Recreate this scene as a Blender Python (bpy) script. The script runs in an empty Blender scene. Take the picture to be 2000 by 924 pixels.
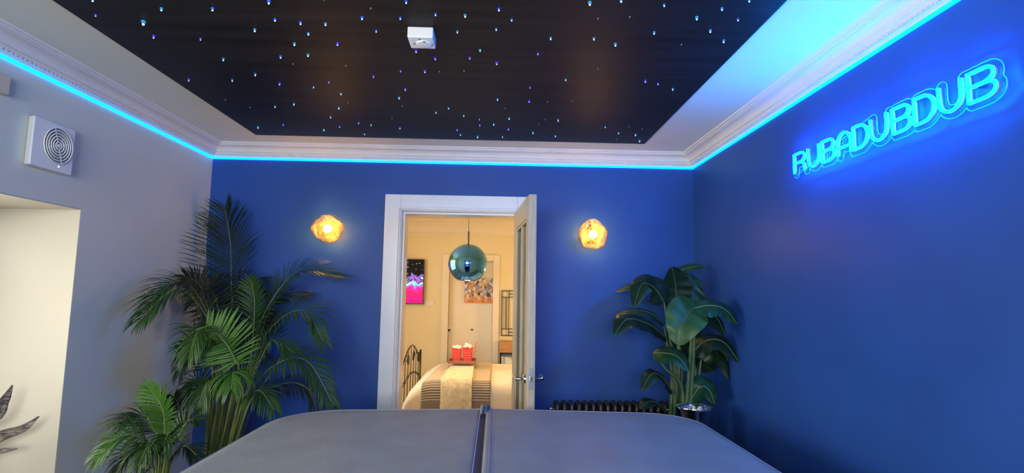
import bpy, math, random
import numpy as np
from mathutils import Vector, Matrix, noise as mnoise
from mathutils.geometry import tessellate_polygon

random.seed(7)
C = bpy.context.collection
SC = bpy.context.scene

# ------------------------------------------------------------------ camera
FPX, PITCH, YAW, ROLL, EYE = 1060.0, 0.10572, 0.02864, 0.01523, 1.45
def cam_axes():
    f = Vector((math.sin(YAW)*math.cos(PITCH), math.cos(YAW)*math.cos(PITCH), math.sin(PITCH)))
    r = Vector((math.cos(YAW), -math.sin(YAW), 0))
    u = r.cross(f)
    c, s = math.cos(ROLL), math.sin(ROLL)
    return c*r + s*u, -s*r + c*u, f
CR, CU, CF = cam_axes()
cd = bpy.data.cameras.new('camera')
cam = bpy.data.objects.new('camera', cd); C.objects.link(cam)
cd.sensor_width = 36; cd.lens = FPX/2000*36; cd.clip_start = 0.02
M = Matrix(((CR.x, CU.x, -CF.x), (CR.y, CU.y, -CF.y), (CR.z, CU.z, -CF.z))).to_4x4()
M.translation = (0, 0, EYE)
cam.matrix_world = M
SC.camera = cam

def ray(px, py):
    return CR*((px-1000)/FPX) + CU*((462-py)/FPX) + CF
def at(px, py, Y):                       # a measured picture point at a known depth, in metres
    d = ray(px, py); p = d*(Y/d.y); return Vector((p.x, p.y, p.z+EYE))
def atx(px, py, X):
    d = ray(px, py); p = d*(X/d.x); return Vector((p.x, p.y, p.z+EYE))
def atz(px, py, Z):
    d = ray(px, py); p = d*((Z-EYE)/d.z); return Vector((p.x, p.y, p.z+EYE))

# ------------------------------------------------------------------ world, lights, exposure
w = bpy.data.worlds.new('world'); SC.world = w; w.use_nodes = True
w.node_tree.nodes['Background'].inputs[0].default_value = (0.75, 0.85, 1.0, 1)
w.node_tree.nodes['Background'].inputs[1].default_value = 0.6
SC.view_settings.view_transform = 'Standard'; SC.view_settings.look = 'None'
SC.view_settings.gamma = 1; SC.view_settings.exposure = 0.35
SC.view_settings.use_curve_mapping = False
SC.cycles.use_denoising = True
SC.cycles.caustics_reflective = False; SC.cycles.caustics_refractive = False
SC.cycles.sample_clamp_indirect = 6.0
SC.cycles.max_bounces = 8; SC.cycles.diffuse_bounces = 4; SC.cycles.transparent_max_bounces = 16

def area(name, loc, direction, sx, sy, watts, col):
    l = bpy.data.lights.new(name, 'AREA'); l.shape = 'RECTANGLE'; l.size = sx; l.size_y = sy
    l.energy = watts; l.color = col
    o = bpy.data.objects.new(name, l); C.objects.link(o); o.location = loc
    o.rotation_euler = Vector(direction).to_track_quat('-Z', 'Y').to_euler()
    return o
def point(name, loc, watts, col, r=0.04):
    l = bpy.data.lights.new(name, 'POINT'); l.energy = watts; l.color = col; l.shadow_soft_size = r
    o = bpy.data.objects.new(name, l); C.objects.link(o); o.location = loc; return o
# daylight at the left window; the front one is fill through an added window
area('daylight_window_left', (-2.62, 1.45, 1.30), (1, 0.10, -0.10), 1.75, 1.05, 72, (1.0, 0.93, 0.80))
area('fill_light_front', (-0.5, -1.78, 1.70), (0.0, 1, 0.05), 1.9, 1.05, 135, (1.0, 0.99, 0.93))
# warm fill lights without fittings, added out of sight right and left of the doorway
point('bedroom_fill_right', (1.35, 6.6, 1.25), 34, (1.0, 0.61, 0.20), 0.12)
point('bedroom_fill_left', (-1.6, 5.0, 1.9), 22, (1.0, 0.64, 0.24), 0.12)
area('bedroom_window_light', (-1.95, 5.3, 1.5), (1, 0, -0.25), 1.2, 1.1, 16, (0.95, 0.97, 1.0))
point('hall_light', (0.3, 7.55, 1.9), 3.0, (1.0, 0.58, 0.20), 0.05)

# ------------------------------------------------------------------ materials
def new_mat(name):
    m = bpy.data.materials.new(name); m.use_nodes = True
    nt = m.node_tree; return m, nt, nt.nodes['Principled BSDF']
def mat(name, col, rough=0.5, metal=0.0, vary=0.08, scale=6.0, bump=0.0, bscale=60.0, spec=0.5, sheen=0, aniso=None, coat=0):
    m, nt, b = new_mat(name)
    tc = nt.nodes.new('ShaderNodeTexCoord')
    src = tc.outputs['Object']
    if aniso:
        mp = nt.nodes.new('ShaderNodeMapping'); mp.inputs['Scale'].default_value = aniso
        nt.links.new(src, mp.inputs[0]); src = mp.outputs[0]
    n = nt.nodes.new('ShaderNodeTexNoise'); n.inputs['Scale'].default_value = scale; n.inputs['Detail'].default_value = 5
    nt.links.new(src, n.inputs['Vector'])
    r = nt.nodes.new('ShaderNodeValToRGB')
    lo = [max(0, c*(1-vary)) for c in col]; hi = [min(1, c*(1+vary)) for c in col]
    r.color_ramp.elements[0].position = 0.3; r.color_ramp.elements[1].position = 0.7
    r.color_ramp.elements[0].color = (*lo, 1); r.color_ramp.elements[1].color = (*hi, 1)
    nt.links.new(n.outputs['Fac'], r.inputs[0]); nt.links.new(r.outputs[0], b.inputs['Base Color'])
    b.inputs['Roughness'].default_value = rough; b.inputs['Metallic'].default_value = metal
    b.inputs['Specular IOR Level'].default_value = spec
    if sheen: b.inputs['Sheen Weight'].default_value = sheen
    if coat: b.inputs['Coat Weight'].default_value = coat; b.inputs['Coat Roughness'].default_value = 0.1
    if bump:
        n2 = nt.nodes.new('ShaderNodeTexNoise'); n2.inputs['Scale'].default_value = bscale; n2.inputs['Detail'].default_value = 3
        nt.links.new(src, n2.inputs['Vector'])
        bp = nt.nodes.new('ShaderNodeBump'); bp.inputs['Strength'].default_value = bump; bp.inputs['Distance'].default_value = 0.004
        nt.links.new(n2.outputs['Fac'], bp.inputs['Height']); nt.links.new(bp.outputs[0], b.inputs['Normal'])
    return m
def emit(name, col, s):
    m, nt, b = new_mat(name)
    b.inputs['Base Color'].default_value = (*[min(1, c*0.5) for c in col], 1)
    b.inputs['Emission Color'].default_value = (*col, 1); b.inputs['Emission Strength'].default_value = s
    return m
def thin_glass(name, tint, refl=1.0, rough=0.02):
    m, nt, b = new_mat(name)
    nt.nodes.remove(b); out = nt.nodes['Material Output']
    t = nt.nodes.new('ShaderNodeBsdfTransparent'); t.inputs[0].default_value = (*tint, 1)
    g = nt.nodes.new('ShaderNodeBsdfGlossy'); g.inputs['Roughness'].default_value = rough
    f = nt.nodes.new('ShaderNodeFresnel'); f.inputs['IOR'].default_value = 1.45
    mx = nt.nodes.new('ShaderNodeMixShader')
    k = nt.nodes.new('ShaderNodeMath'); k.operation = 'MULTIPLY'; k.inputs[1].default_value = refl
    nt.links.new(f.outputs[0], k.inputs[0])
    nt.links.new(k.outputs[0], mx.inputs[0]); nt.links.new(t.outputs[0], mx.inputs[1]); nt.links.new(g.outputs[0], mx.inputs[2])
    nt.links.new(mx.outputs[0], out.inputs[0]); return m

MT = {}
MT['wall_white'] = mat('left_wall_paint', (0.56, 0.595, 0.57), 0.5, vary=0.03, scale=3, bump=0.05, bscale=90)
MT['reveal'] = mat('reveal_paint', (0.56, 0.505, 0.41), 0.6, vary=0.03, scale=2, bump=0.04, bscale=60)
MT['blue'] = mat('blue_wall_paint', (0.018, 0.070, 0.300), 0.45, vary=0.10, scale=2.2, bump=0.06, bscale=70, spec=0.25)
MT['plaster'] = mat('ceiling_plaster', (0.72, 0.71, 0.60), 0.65, vary=0.02, scale=3, bump=0.04, bscale=50)
MT['cornice'] = mat('cornice_plaster', (0.66, 0.65, 0.66), 0.55, vary=0.03, scale=8)
MT['gloss_white'] = mat('white_gloss_paint', (0.72, 0.73, 0.78), 0.3, vary=0.03, scale=5, bump=0.04, bscale=40)
MT['plastic'] = mat('white_plastic', (0.74, 0.75, 0.78), 0.35, vary=0.02)
MT['grey_plastic'] = mat('grey_plastic', (0.20, 0.21, 0.24), 0.5, vary=0.05)
MT['dark'] = mat('dark_plastic', (0.02, 0.02, 0.022), 0.5)
MT['floor'] = mat('dark_floor_tile', (0.10, 0.10, 0.11), 0.4, vary=0.2, scale=4)
MT['panel'] = mat('black_star_panel', (0.017, 0.0145, 0.0135), 0.5, vary=0.35, scale=2.0, aniso=(0.5, 9, 1), spec=0.09)
MT['vinyl'] = mat('grey_vinyl', (0.235, 0.255, 0.25), 0.5, vary=0.09, scale=7, bump=0.18, bscale=130, spec=0.3)
MT['vinyl_blue'] = mat('slate_vinyl', (0.045, 0.08, 0.19), 0.6, vary=0.15, scale=14)
MT['piping'] = mat('pale_piping', (0.30, 0.31, 0.34), 0.4)
MT['cabinet'] = mat('tub_cabinet', (0.06, 0.06, 0.065), 0.5, vary=0.15)
MT['chrome'] = mat('chrome', (0.86, 0.86, 0.88), 0.07, 1.0, vary=0.01)
MT['steel'] = mat('brushed_steel', (0.62, 0.61, 0.60), 0.25, 1.0, vary=0.05)
MT['gold'] = mat('gold_backplate', (0.75, 0.50, 0.18), 0.2, 1.0, vary=0.1)
MT['iron'] = mat('cast_iron', (0.030, 0.026, 0.030), 0.3, 0.55, vary=0.3, scale=30, spec=0.6)
MT['black_iron'] = mat('black_iron', (0.015, 0.013, 0.012), 0.45, 0.3)
MT['oak'] = mat('pale_oak', (0.42, 0.35, 0.25), 0.45, vary=0.16, scale=9, aniso=(9, 9, 0.7), bump=0.1, bscale=20)
MT['wood'] = mat('honey_wood', (0.50, 0.25, 0.085), 0.45, vary=0.2, scale=8, aniso=(1, 6, 6))
MT['cream'] = mat('bedroom_paint', (0.74, 0.65, 0.42), 0.6, vary=0.03, scale=2)
MT['cream_trim'] = mat('bedroom_trim', (0.74, 0.67, 0.54), 0.4, vary=0.02)
MT['carpet'] = mat('bedroom_carpet', (0.35, 0.30, 0.24), 0.9, vary=0.15, scale=60)
MT['glass'] = thin_glass('window_glass', (0.95, 0.97, 0.97))
MT['acrylic'] = thin_glass('clear_acrylic', (0.97, 0.99, 1.0), refl=0.12, rough=0.05)
MT['duvet'] = mat('white_duvet', (0.78, 0.73, 0.66), 0.8, vary=0.04, bump=0.25, bscale=9, sheen=0.2)
MT['fur'] = mat('cream_fur', (0.78, 0.68, 0.50), 0.9, vary=0.15, scale=30, bump=0.6, bscale=45, sheen=0.3)
MT['red'] = mat('red_card', (0.62, 0.022, 0.022), 0.45, vary=0.06)
MT['white_card'] = mat('white_card', (0.80, 0.77, 0.72), 0.6, vary=0.06)
MT['line'] = mat('pale_red_print', (0.75, 0.16, 0.13), 0.5)
MT['tray'] = mat('tray_wood', (0.30, 0.10, 0.06), 0.5, vary=0.15)
MT['pot'] = mat('charcoal_planter', (0.035, 0.035, 0.04), 0.5, vary=0.2)
MT['soil'] = mat('potting_soil', (0.030, 0.020, 0.014), 0.95, vary=0.5, scale=60)
MT['cane'] = mat('palm_cane', (0.26, 0.27, 0.045), 0.4, vary=0.3, scale=14)
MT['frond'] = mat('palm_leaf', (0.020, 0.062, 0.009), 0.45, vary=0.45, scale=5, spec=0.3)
MT['frond_bright'] = mat('lit_palm_leaf', (0.042, 0.120, 0.012), 0.45, vary=0.30, scale=5, spec=0.3)  # light on the front fronds put into a paler leaf colour
MT['frond_dark'] = mat('shaded_palm_leaf', (0.007, 0.021, 0.009), 0.5, vary=0.40, scale=5, spec=0.25)  # shade among the fronds put into a darker leaf colour
MT['rachis'] = mat('palm_stalk', (0.13, 0.18, 0.05), 0.4, vary=0.25)
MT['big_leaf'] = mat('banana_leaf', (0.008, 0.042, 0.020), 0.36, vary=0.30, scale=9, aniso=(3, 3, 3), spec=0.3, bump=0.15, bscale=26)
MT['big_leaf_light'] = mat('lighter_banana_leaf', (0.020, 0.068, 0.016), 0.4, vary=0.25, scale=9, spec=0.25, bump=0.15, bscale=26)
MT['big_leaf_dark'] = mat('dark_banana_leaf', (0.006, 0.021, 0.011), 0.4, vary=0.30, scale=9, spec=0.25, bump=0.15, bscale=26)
MT['stalk'] = mat('leaf_stalk', (0.06, 0.11, 0.045), 0.4, vary=0.25)
MT['drift'] = mat('weathered_leaf', (0.30, 0.235, 0.185), 0.4, vary=0.9, scale=9, aniso=(4, 4, 14), bump=0.5, bscale=30)
MT['vase'] = mat('dark_vase', (0.05, 0.045, 0.04), 0.3)
MT['neon'] = emit('neon_tube', (0.0, 0.20, 1.0), 225.0)
MT['rim'] = emit('edge_lit_acrylic_rim', (0.0, 0.36, 1.0), 0.75)
MT['led'] = emit('led_strip_light', (0.0, 0.36, 1.0), 3.0)
MT['bulb'] = emit('warm_bulb', (1.0, 0.72, 0.34), 9.0)
MT['star_blue'] = emit('star_glow_blue', (0.02, 0.10, 0.75), 0.55)  # glow round the star tips, given to dim emissive bodies
MT['star_purple'] = emit('star_glow_violet', (0.06, 0.02, 0.65), 0.6)
MT['star_cyan'] = emit('star_glow_cyan', (0.02, 0.28, 0.60), 0.45)
MT['star_green'] = emit('star_glow_green', (0.02, 0.40, 0.42), 0.4)
MT['star_dim'] = emit('star_glow_dim', (0.10, 0.12, 0.14), 0.6)
MT['star_core'] = emit('fibre_tip', (0.55, 0.82, 1.0), 2.2)
MT['star_core_p'] = emit('fibre_tip_violet', (0.35, 0.36, 1.0), 1.7)

def amber_mat():
    m, nt, b = new_mat('amber_molten_glass'); nt.nodes.remove(b); out = nt.nodes['Material Output']
    tc = nt.nodes.new('ShaderNodeTexCoord')
    n = nt.nodes.new('ShaderNodeTexNoise'); n.inputs['Scale'].default_value = 15; n.inputs['Detail'].default_value = 3.5
    n.inputs['Distortion'].default_value = 0.9
    nt.links.new(tc.outputs['Object'], n.inputs['Vector'])
    bp = nt.nodes.new('ShaderNodeBump'); bp.inputs['Strength'].default_value = 0.8; bp.inputs['Distance'].default_value = 0.02
    nt.links.new(n.outputs['Fac'], bp.inputs['Height'])
    t = nt.nodes.new('ShaderNodeBsdfTransparent'); t.inputs[0].default_value = (1.0, 0.88, 0.60, 1)
    g = nt.nodes.new('ShaderNodeBsdfGlossy'); g.inputs['Color'].default_value = (1.0, 0.82, 0.50, 1); g.inputs['Roughness'].default_value = 0.12
    tr = nt.nodes.new('ShaderNodeBsdfTranslucent'); tr.inputs[0].default_value = (1.0, 0.68, 0.24, 1)
    nt.links.new(bp.outputs[0], g.inputs['Normal']); nt.links.new(bp.outputs[0], tr.inputs['Normal'])
    m1 = nt.nodes.new('ShaderNodeMixShader'); m2 = nt.nodes.new('ShaderNodeMixShader')
    rp = nt.nodes.new('ShaderNodeValToRGB'); rp.color_ramp.elements[0].position = 0.36; rp.color_ramp.elements[1].position = 0.66
    rp.color_ramp.elements[0].color = (0.02, 0.02, 0.02, 1); rp.color_ramp.elements[1].color = (0.30, 0.30, 0.30, 1)
    nt.links.new(n.outputs['Fac'], rp.inputs[0])
    nt.links.new(rp.outputs[0], m1.inputs[0]); nt.links.new(t.outputs[0], m1.inputs[1]); nt.links.new(tr.outputs[0], m1.inputs[2])
    lw = nt.nodes.new('ShaderNodeLayerWeight'); lw.inputs[0].default_value = 0.22
    nt.links.new(bp.outputs[0], lw.inputs['Normal'])
    lm = nt.nodes.new('ShaderNodeMath'); lm.operation = 'MULTIPLY'; lm.inputs[1].default_value = 0.8
    nt.links.new(lw.outputs['Fresnel'], lm.inputs[0]); nt.links.new(lm.outputs[0], m2.inputs[0]); nt.links.new(m1.outputs[0], m2.inputs[1]); nt.links.new(g.outputs[0], m2.inputs[2])
    nt.links.new(m2.outputs[0], out.inputs[0]); return m
MT['amber'] = amber_mat()

def throw_mat():                                   # grey woven throw, dark stripes near its hanging edge (cloth pattern)
    m, nt, b = new_mat('grey_striped_weave')
    tc = nt.nodes.new('ShaderNodeTexCoord'); uv = nt.nodes.new('ShaderNodeSeparateXYZ')
    nt.links.new(tc.outputs['UV'], uv.inputs[0])
    wv = nt.nodes.new('ShaderNodeMath'); wv.operation = 'MULTIPLY'; wv.inputs[1].default_value = 75
    nt.links.new(uv.outputs['Y'], wv.inputs[0])
    fr = nt.nodes.new('ShaderNodeMath'); fr.operation = 'FRACT'; nt.links.new(wv.outputs[0], fr.inputs[0])
    gt = nt.nodes.new('ShaderNodeMath'); gt.operation = 'GREATER_THAN'; gt.inputs[1].default_value = 0.55; nt.links.new(fr.outputs[0], gt.inputs[0])
    z1 = nt.nodes.new('ShaderNodeMath'); z1.operation = 'LESS_THAN'; z1.inputs[1].default_value = 0.235; nt.links.new(uv.outputs['Y'], z1.inputs[0])
    z2 = nt.nodes.new('ShaderNodeMath'); z2.operation = 'GREATER_THAN'; z2.inputs[1].default_value = 0.105; nt.links.new(uv.outputs['Y'], z2.inputs[0])
    z3 = nt.nodes.new('ShaderNodeMath'); z3.operation = 'LESS_THAN'; z3.inputs[1].default_value = 0.105; nt.links.new(uv.outputs['Y'], z3.inputs[0])
    a = nt.nodes.new('ShaderNodeMath'); a.operation = 'MULTIPLY'; nt.links.new(gt.outputs[0], a.inputs[0]); nt.links.new(z1.outputs[0], a.inputs[1])
    a2 = nt.nodes.new('ShaderNodeMath'); a2.operation = 'MULTIPLY'; nt.links.new(a.outputs[0], a2.inputs[0]); nt.links.new(z2.outputs[0], a2.inputs[1])
    mx = nt.nodes.new('ShaderNodeMixRGB'); mx.inputs[1].default_value = (0.50, 0.43, 0.36, 1); mx.inputs[2].default_value = (0.10, 0.095, 0.10, 1)
    nt.links.new(a2.outputs[0], mx.inputs[0])
    mx2 = nt.nodes.new('ShaderNodeMixRGB'); mx2.inputs[2].default_value = (0.22, 0.19, 0.17, 1)
    nt.links.new(z3.outputs[0], mx2.inputs[0]); nt.links.new(mx.outputs[0], mx2.inputs[1])
    nt.links.new(mx2.outputs[0], b.inputs['Base Color']); b.inputs['Roughness'].default_value = 0.9
    return m
MT['throw'] = throw_mat()

def tv_mat():                                      # the moving picture on the lit screen: stars, cyan wave, magenta ground
    m, nt, b = new_mat('tv_screen_picture')
    L = nt.links.new; N = nt.nodes.new
    tc = N('ShaderNodeTexCoord'); sp = N('ShaderNodeSeparateXYZ'); L(tc.outputs['UV'], sp.inputs[0])
    n = N('ShaderNodeTexNoise'); n.inputs['Scale'].default_value = 3.2; n.inputs['Detail'].default_value = 4; n.inputs['Distortion'].default_value = 1.8
    L(tc.outputs['UV'], n.inputs['Vector'])
    ad = N('ShaderNodeMath'); ad.operation = 'MULTIPLY_ADD'; ad.inputs[1].default_value = 0.5
    L(n.outputs['Fac'], ad.inputs[0]); L(sp.outputs['Y'], ad.inputs[2])
    rp = N('ShaderNodeValToRGB'); e = rp.color_ramp.elements
    e[0].position = 0.30; e[0].color = (1.0, 0.01, 0.25, 1); e[1].position = 0.98; e[1].color = (0.004, 0.003, 0.006, 1)
    for p, c in ((0.48, (1.0, 0.02, 0.10, 1)), (0.58, (0.9, 0.03, 0.5, 1)), (0.66, (0.02, 0.5, 0.8, 1)), (0.72, (0.8, 0.9, 1.0, 1)), (0.76, (0.01, 0.02, 0.1, 1)), (0.82, (0.5, 0.2, 0.8, 1)), (0.86, (0.01, 0.005, 0.02, 1))):
        x = e.new(p); x.color = c
    L(ad.outputs[0], rp.inputs[0])
    v = N('ShaderNodeTexVoronoi'); v.inputs['Scale'].default_value = 15; L(tc.outputs['UV'], v.inputs['Vector'])
    lt = N('ShaderNodeMath'); lt.operation = 'LESS_THAN'; lt.inputs[1].default_value = 0.22; L(v.outputs['Distance'], lt.inputs[0])
    hi = N('ShaderNodeMath'); hi.operation = 'GREATER_THAN'; hi.inputs[1].default_value = 0.62; L(sp.outputs['Y'], hi.inputs[0])
    mu = N('ShaderNodeMath'); mu.operation = 'MULTIPLY'; L(lt.outputs[0], mu.inputs[0]); L(hi.outputs[0], mu.inputs[1])
    mx = N('ShaderNodeMixRGB'); mx.inputs[2].default_value = (0.35, 0.36, 0.18, 1); L(mu.outputs[0], mx.inputs[0]); L(rp.outputs[0], mx.inputs[1])
    b.inputs['Base Color'].default_value = (0.004, 0.004, 0.004, 1); b.inputs['Roughness'].default_value = 0.35; b.inputs['Specular IOR Level'].default_value = 0.05
    L(mx.outputs[0], b.inputs['Emission Color']); b.inputs['Emission Strength'].default_value = 0.95
    return m
MT['tv'] = tv_mat()

def painting_mat():
    m, nt, b = new_mat('abstract_canvas')
    L = nt.links.new; N = nt.nodes.new
    tc = N('ShaderNodeTexCoord')
    mp = N('ShaderNodeMapping'); mp.inputs['Scale'].default_value = (1.3, 1.0, 1); mp.inputs['Rotation'].default_value = (0, 0, 0.35)
    L(tc.outputs['UV'], mp.inputs[0])
    v = N('ShaderNodeTexVoronoi'); v.inputs['Scale'].default_value = 8.0; v.distance = 'MANHATTAN'; L(mp.outputs[0], v.inputs['Vector'])
    s = N('ShaderNodeSeparateColor'); L(v.outputs['Color'], s.inputs[0])
    rp = N('ShaderNodeValToRGB'); rp.color_ramp.interpolation = 'CONSTANT'; e = rp.color_ramp.elements
    e[0].position = 0; e[0].color = (0.55, 0.46, 0.34, 1); e[1].position = 0.88; e[1].color = (0.04, 0.04, 0.06, 1)
    for p, c in ((0.18, (0.22, 0.22, 0.34, 1)), (0.36, (0.72, 0.66, 0.58, 1)), (0.52, (0.30, 0.24, 0.27, 1)), (0.66, (0.62, 0.28, 0.08, 1)), (0.78, (0.35, 0.36, 0.48, 1))):
        x = e.new(p); x.color = c
    L(s.outputs[0], rp.inputs[0])
    sp = N('ShaderNodeSeparateXYZ'); L(tc.outputs['UV'], sp.inputs[0])
    rp2 = N('ShaderNodeValToRGB'); rp2.color_ramp.elements[0].position = 0.14; rp2.color_ramp.elements[0].color = (0.75, 0.75, 0.75, 1)
    rp2.color_ramp.elements[1].position = 0.3; rp2.color_ramp.elements[1].color = (0, 0, 0, 1); L(sp.outputs['Y'], rp2.inputs[0])
    mx = N('ShaderNodeMixRGB'); mx.inputs[2].default_value = (0.68, 0.24, 0.05, 1); L(rp2.outputs[0], mx.inputs[0]); L(rp.outputs[0], mx.inputs[1])
    L(mx.outputs[0], b.inputs['Base Color']); b.inputs['Roughness'].default_value = 0.6
    return m
MT['art'] = painting_mat()

def mirror_globe():
    m, nt, b = new_mat('chrome_globe')
    b.inputs['Base Color'].default_value = (0.095, 0.34, 1.0, 1); b.inputs['Metallic'].default_value = 1; b.inputs['Roughness'].default_value = 0.04  # chrome, with the blue room light it reflects put into the base colour
    n = nt.nodes.new('ShaderNodeTexNoise'); n.inputs['Scale'].default_value = 3
    r = nt.nodes.new('ShaderNodeMapRange'); r.inputs['To Min'].default_value = 0.03; r.inputs['To Max'].default_value = 0.07
    nt.links.new(n.outputs['Fac'], r.inputs[0]); nt.links.new(r.outputs[0], b.inputs['Roughness'])
    return m
MT['globe'] = mirror_globe()

# ------------------------------------------------------------------ mesh helpers
ORG = {}
def root(name, label, cat, loc=(0, 0, 0), group=None, kind=None):
    o = bpy.data.objects.new(name, None); C.objects.link(o); o.location = loc; o.empty_display_size = 0.1
    ORG[o.name] = Vector(loc)
    tag(o, label, cat, group, kind); return o
def tag(o, label=None, cat=None, group=None, kind=None):
    if label: o['label'] = label
    if cat: o['category'] = cat
    if group: o['group'] = group
    if kind: o['kind'] = kind
    return o

class G:
    def __init__(s): s.v = []; s.f = []; s.uv = None
    def add(s, vs, fs):
        n = len(s.v); s.v += [Vector(p) for p in vs]; s.f += [tuple(i+n for i in f) for f in fs]; return s
    def box(s, x0, x1, y0, y1, z0, z1):
        return s.add([(x0,y0,z0),(x1,y0,z0),(x1,y1,z0),(x0,y1,z0),(x0,y0,z1),(x1,y0,z1),(x1,y1,z1),(x0,y1,z1)],
                     [(3,2,1,0),(4,5,6,7),(0,1,5,4),(1,2,6,5),(2,3,7,6),(3,0,4,7)])
    def tube(s, pts, rad, n=8, closed=False, cap=True):
        pts = [Vector(p) for p in pts]; m = len(pts)
        if not hasattr(rad, '__len__'): rad = [rad]*m
        vs = []; fs = []; prev = None
        for i, p in enumerate(pts):
            if closed: t = pts[(i+1) % m]-pts[i-1]
            else: t = pts[min(i+1, m-1)]-pts[max(i-1, 0)]
            t = t.normalized() if t.length > 1e-9 else Vector((0, 0, 1))
            if prev is None:
                a = t.orthogonal().normalized()
                for ref in (Vector((0, 0, 1)), Vector((1, 0, 0))):
                    if abs(t.dot(ref)) < 0.9: a = (ref - t*t.dot(ref)).normalized(); break
            else:
                a = (prev - t*t.dot(prev))
                a = a.normalized() if a.length > 1e-6 else t.orthogonal().normalized()
            prev = a; b = t.cross(a)
            for k in range(n):
                an = 2*math.pi*k/n; vs.append(p + (a*math.cos(an) + b*math.sin(an))*rad[i])
        for i in range(m if closed else m-1):
            j = (i+1) % m
            for k in range(n):
                k2 = (k+1) % n; fs.append((i*n+k, i*n+k2, j*n+k2, j*n+k))
        if cap and not closed:
            fs.append(tuple(range(n-1, -1, -1))); fs.append(tuple((m-1)*n+k for k in range(n)))
        return s.add(vs, fs)
    def lathe(s, prof, c=(0, 0, 0), n=24, axis='z', cap=False):
        vs = []; fs = []; c = Vector(c)
        for r, h in prof:
            for k in range(n):
                an = 2*math.pi*k/n; x, y = r*math.cos(an), r*math.sin(an)
                v = {'z': (x, y, h), 'y': (x, h, y), 'x': (h, x, y)}[axis]; vs.append(c+Vector(v))
        for i in range(len(prof)-1):
            for k in range(n):
                k2 = (k+1) % n; fs.append((i*n+k, i*n+k2, (i+1)*n+k2, (i+1)*n+k))
        if cap:
            fs.append(tuple(range(n-1, -1, -1))); m = len(prof)-1; fs.append(tuple(m*n+k for k in range(n)))
        return s.add(vs, fs)
    def sweep(s, rings, closed=False, cap=False):
        n = len(rings[0]); vs = [p for r in rings for p in r]; fs = []
        for i in range(len(rings)-1):
            for k in range(n if closed else n-1):
                k2 = (k+1) % n; fs.append((i*n+k, i*n+k2, (i+1)*n+k2, (i+1)*n+k))
        if cap:
            fs.append(tuple(range(n-1, -1, -1))); m = len(rings)-1; fs.append(tuple(m*n+k for k in range(n)))
        return s.add(vs, fs)
    def prism(s, poly, z0, z1):
        n = len(poly); vs = [(x, y, z0) for x, y in poly]+[(x, y, z1) for x, y in poly]
        fs = [tuple(range(n-1, -1, -1)), tuple(range(n, 2*n))]+[(i, (i+1) % n, n+(i+1) % n, n+i) for i in range(n)]
        return s.add(vs, fs)
    def build(s, name, m, parent=None, smooth=False, bevel=0.0, loc=None, seg=2):
        org = Vector((0, 0, 0))
        if parent is not None: org = ORG.get(parent.name, Vector((0, 0, 0)))
        if loc is not None: org = Vector(loc)
        me = bpy.data.meshes.new(name)
        me.from_pydata([tuple(p-org) for p in s.v], [], s.f)
        if s.uv:
            ul = me.uv_layers.new(name='UVMap')
            for lp in me.loops: ul.data[lp.index].uv = s.uv[lp.vertex_index]
        me.materials.append(m); me.validate(); me.update()
        o = bpy.data.objects.new(name, me); C.objects.link(o)
        if parent is not None:
            o.parent = parent; ORG[o.name] = org
        elif loc is not None: o.location = loc; ORG[o.name] = org
        else: ORG[o.name] = org
        if smooth:
            me.polygons.foreach_set('use_smooth', [True]*len(me.polygons))
        if bevel:
            b = o.modifiers.new('bevel', 'BEVEL'); b.width = bevel; b.segments = seg; b.limit_method = 'ANGLE'; b.angle_limit = 0.6
            if smooth is False: me.polygons.foreach_set('use_smooth', [True]*len(me.polygons)); b.harden_normals = False
            wn = o.modifiers.new('wn', 'WEIGHTED_NORMAL'); wn.keep_sharp = True
        return o
def struct(g, name, m, parent=None, **k):
    o = g.build(name, m, parent, **k)
    if parent is None: o['kind'] = 'structure'
    return o
def inst(src, parent, loc):                        # a copy that shares mesh data
    o = src.copy(); C.objects.link(o); o.parent = parent; o.location = loc; return o
def bez(pts, n):                                   # smooth curve through points (Catmull-Rom)
    P = [Vector(p) for p in pts]; P = [P[0]*2-P[1]]+P+[P[-1]*2-P[-2]]; out = []
    segs = len(P)-3
    for i in range(n+1):
        t = i/n*segs; k = min(int(t), segs-1); u = t-k; a, b, c, d = P[k:k+4]
        out.append(0.5*((2*b)+(c-a)*u+(2*a-5*b+4*c-d)*u*u+(3*b-a-3*c+d)*u**3))
    return out

# ------------------------------------------------------------------ the room shell
XL, XR, YB, YF, ZC = -1.935, 1.358, 3.67, -1.60, 2.431
OX0, OX1, OZ = -0.645, 0.135, 2.003              # doorway
RY0, RY1, RZ0, RZ1, RX = 0.45, 2.56, 0.50, 1.809, -2.50   # window recess in the left wall
struct(G().box(XL-0.1, XR+0.1, YF-0.1, YB, -0.06, 0), 'floor', MT['floor'])
struct(G().box(XL-0.1, XR+0.1, YF-0.1, YB+0.1, ZC, ZC+0.08), 'ceiling', MT['plaster'])
t = 0.003
g = G().box(XL-0.56, XL, YF, RY0, 0, ZC).box(XL-0.56, XL, RY1, YB+0.28, 0, ZC).box(XL-0.56, XL, RY0, RY1, 0, RZ0-0.03).box(XL-0.56, XL, RY0, RY1, RZ1+t, ZC)
struct(g, 'wall_left', MT['wall_white'])
struct(G().box(XR, XR+0.12, YF, YB+0.28, 0, ZC), 'wall_right', MT['blue'])
g = G().box(XL, OX0-0.02, YB, YB+0.28, 0, ZC).box(OX1+0.02, XR, YB, YB+0.28, 0, ZC).box(OX0-0.02, OX1+0.02, YB, YB+0.28, OZ+0.02, ZC)
struct(g, 'wall_back', MT['blue'])
FX0, FX1, FZ0, FZ1 = -1.5, 0.5, 1.15, 2.25
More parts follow.
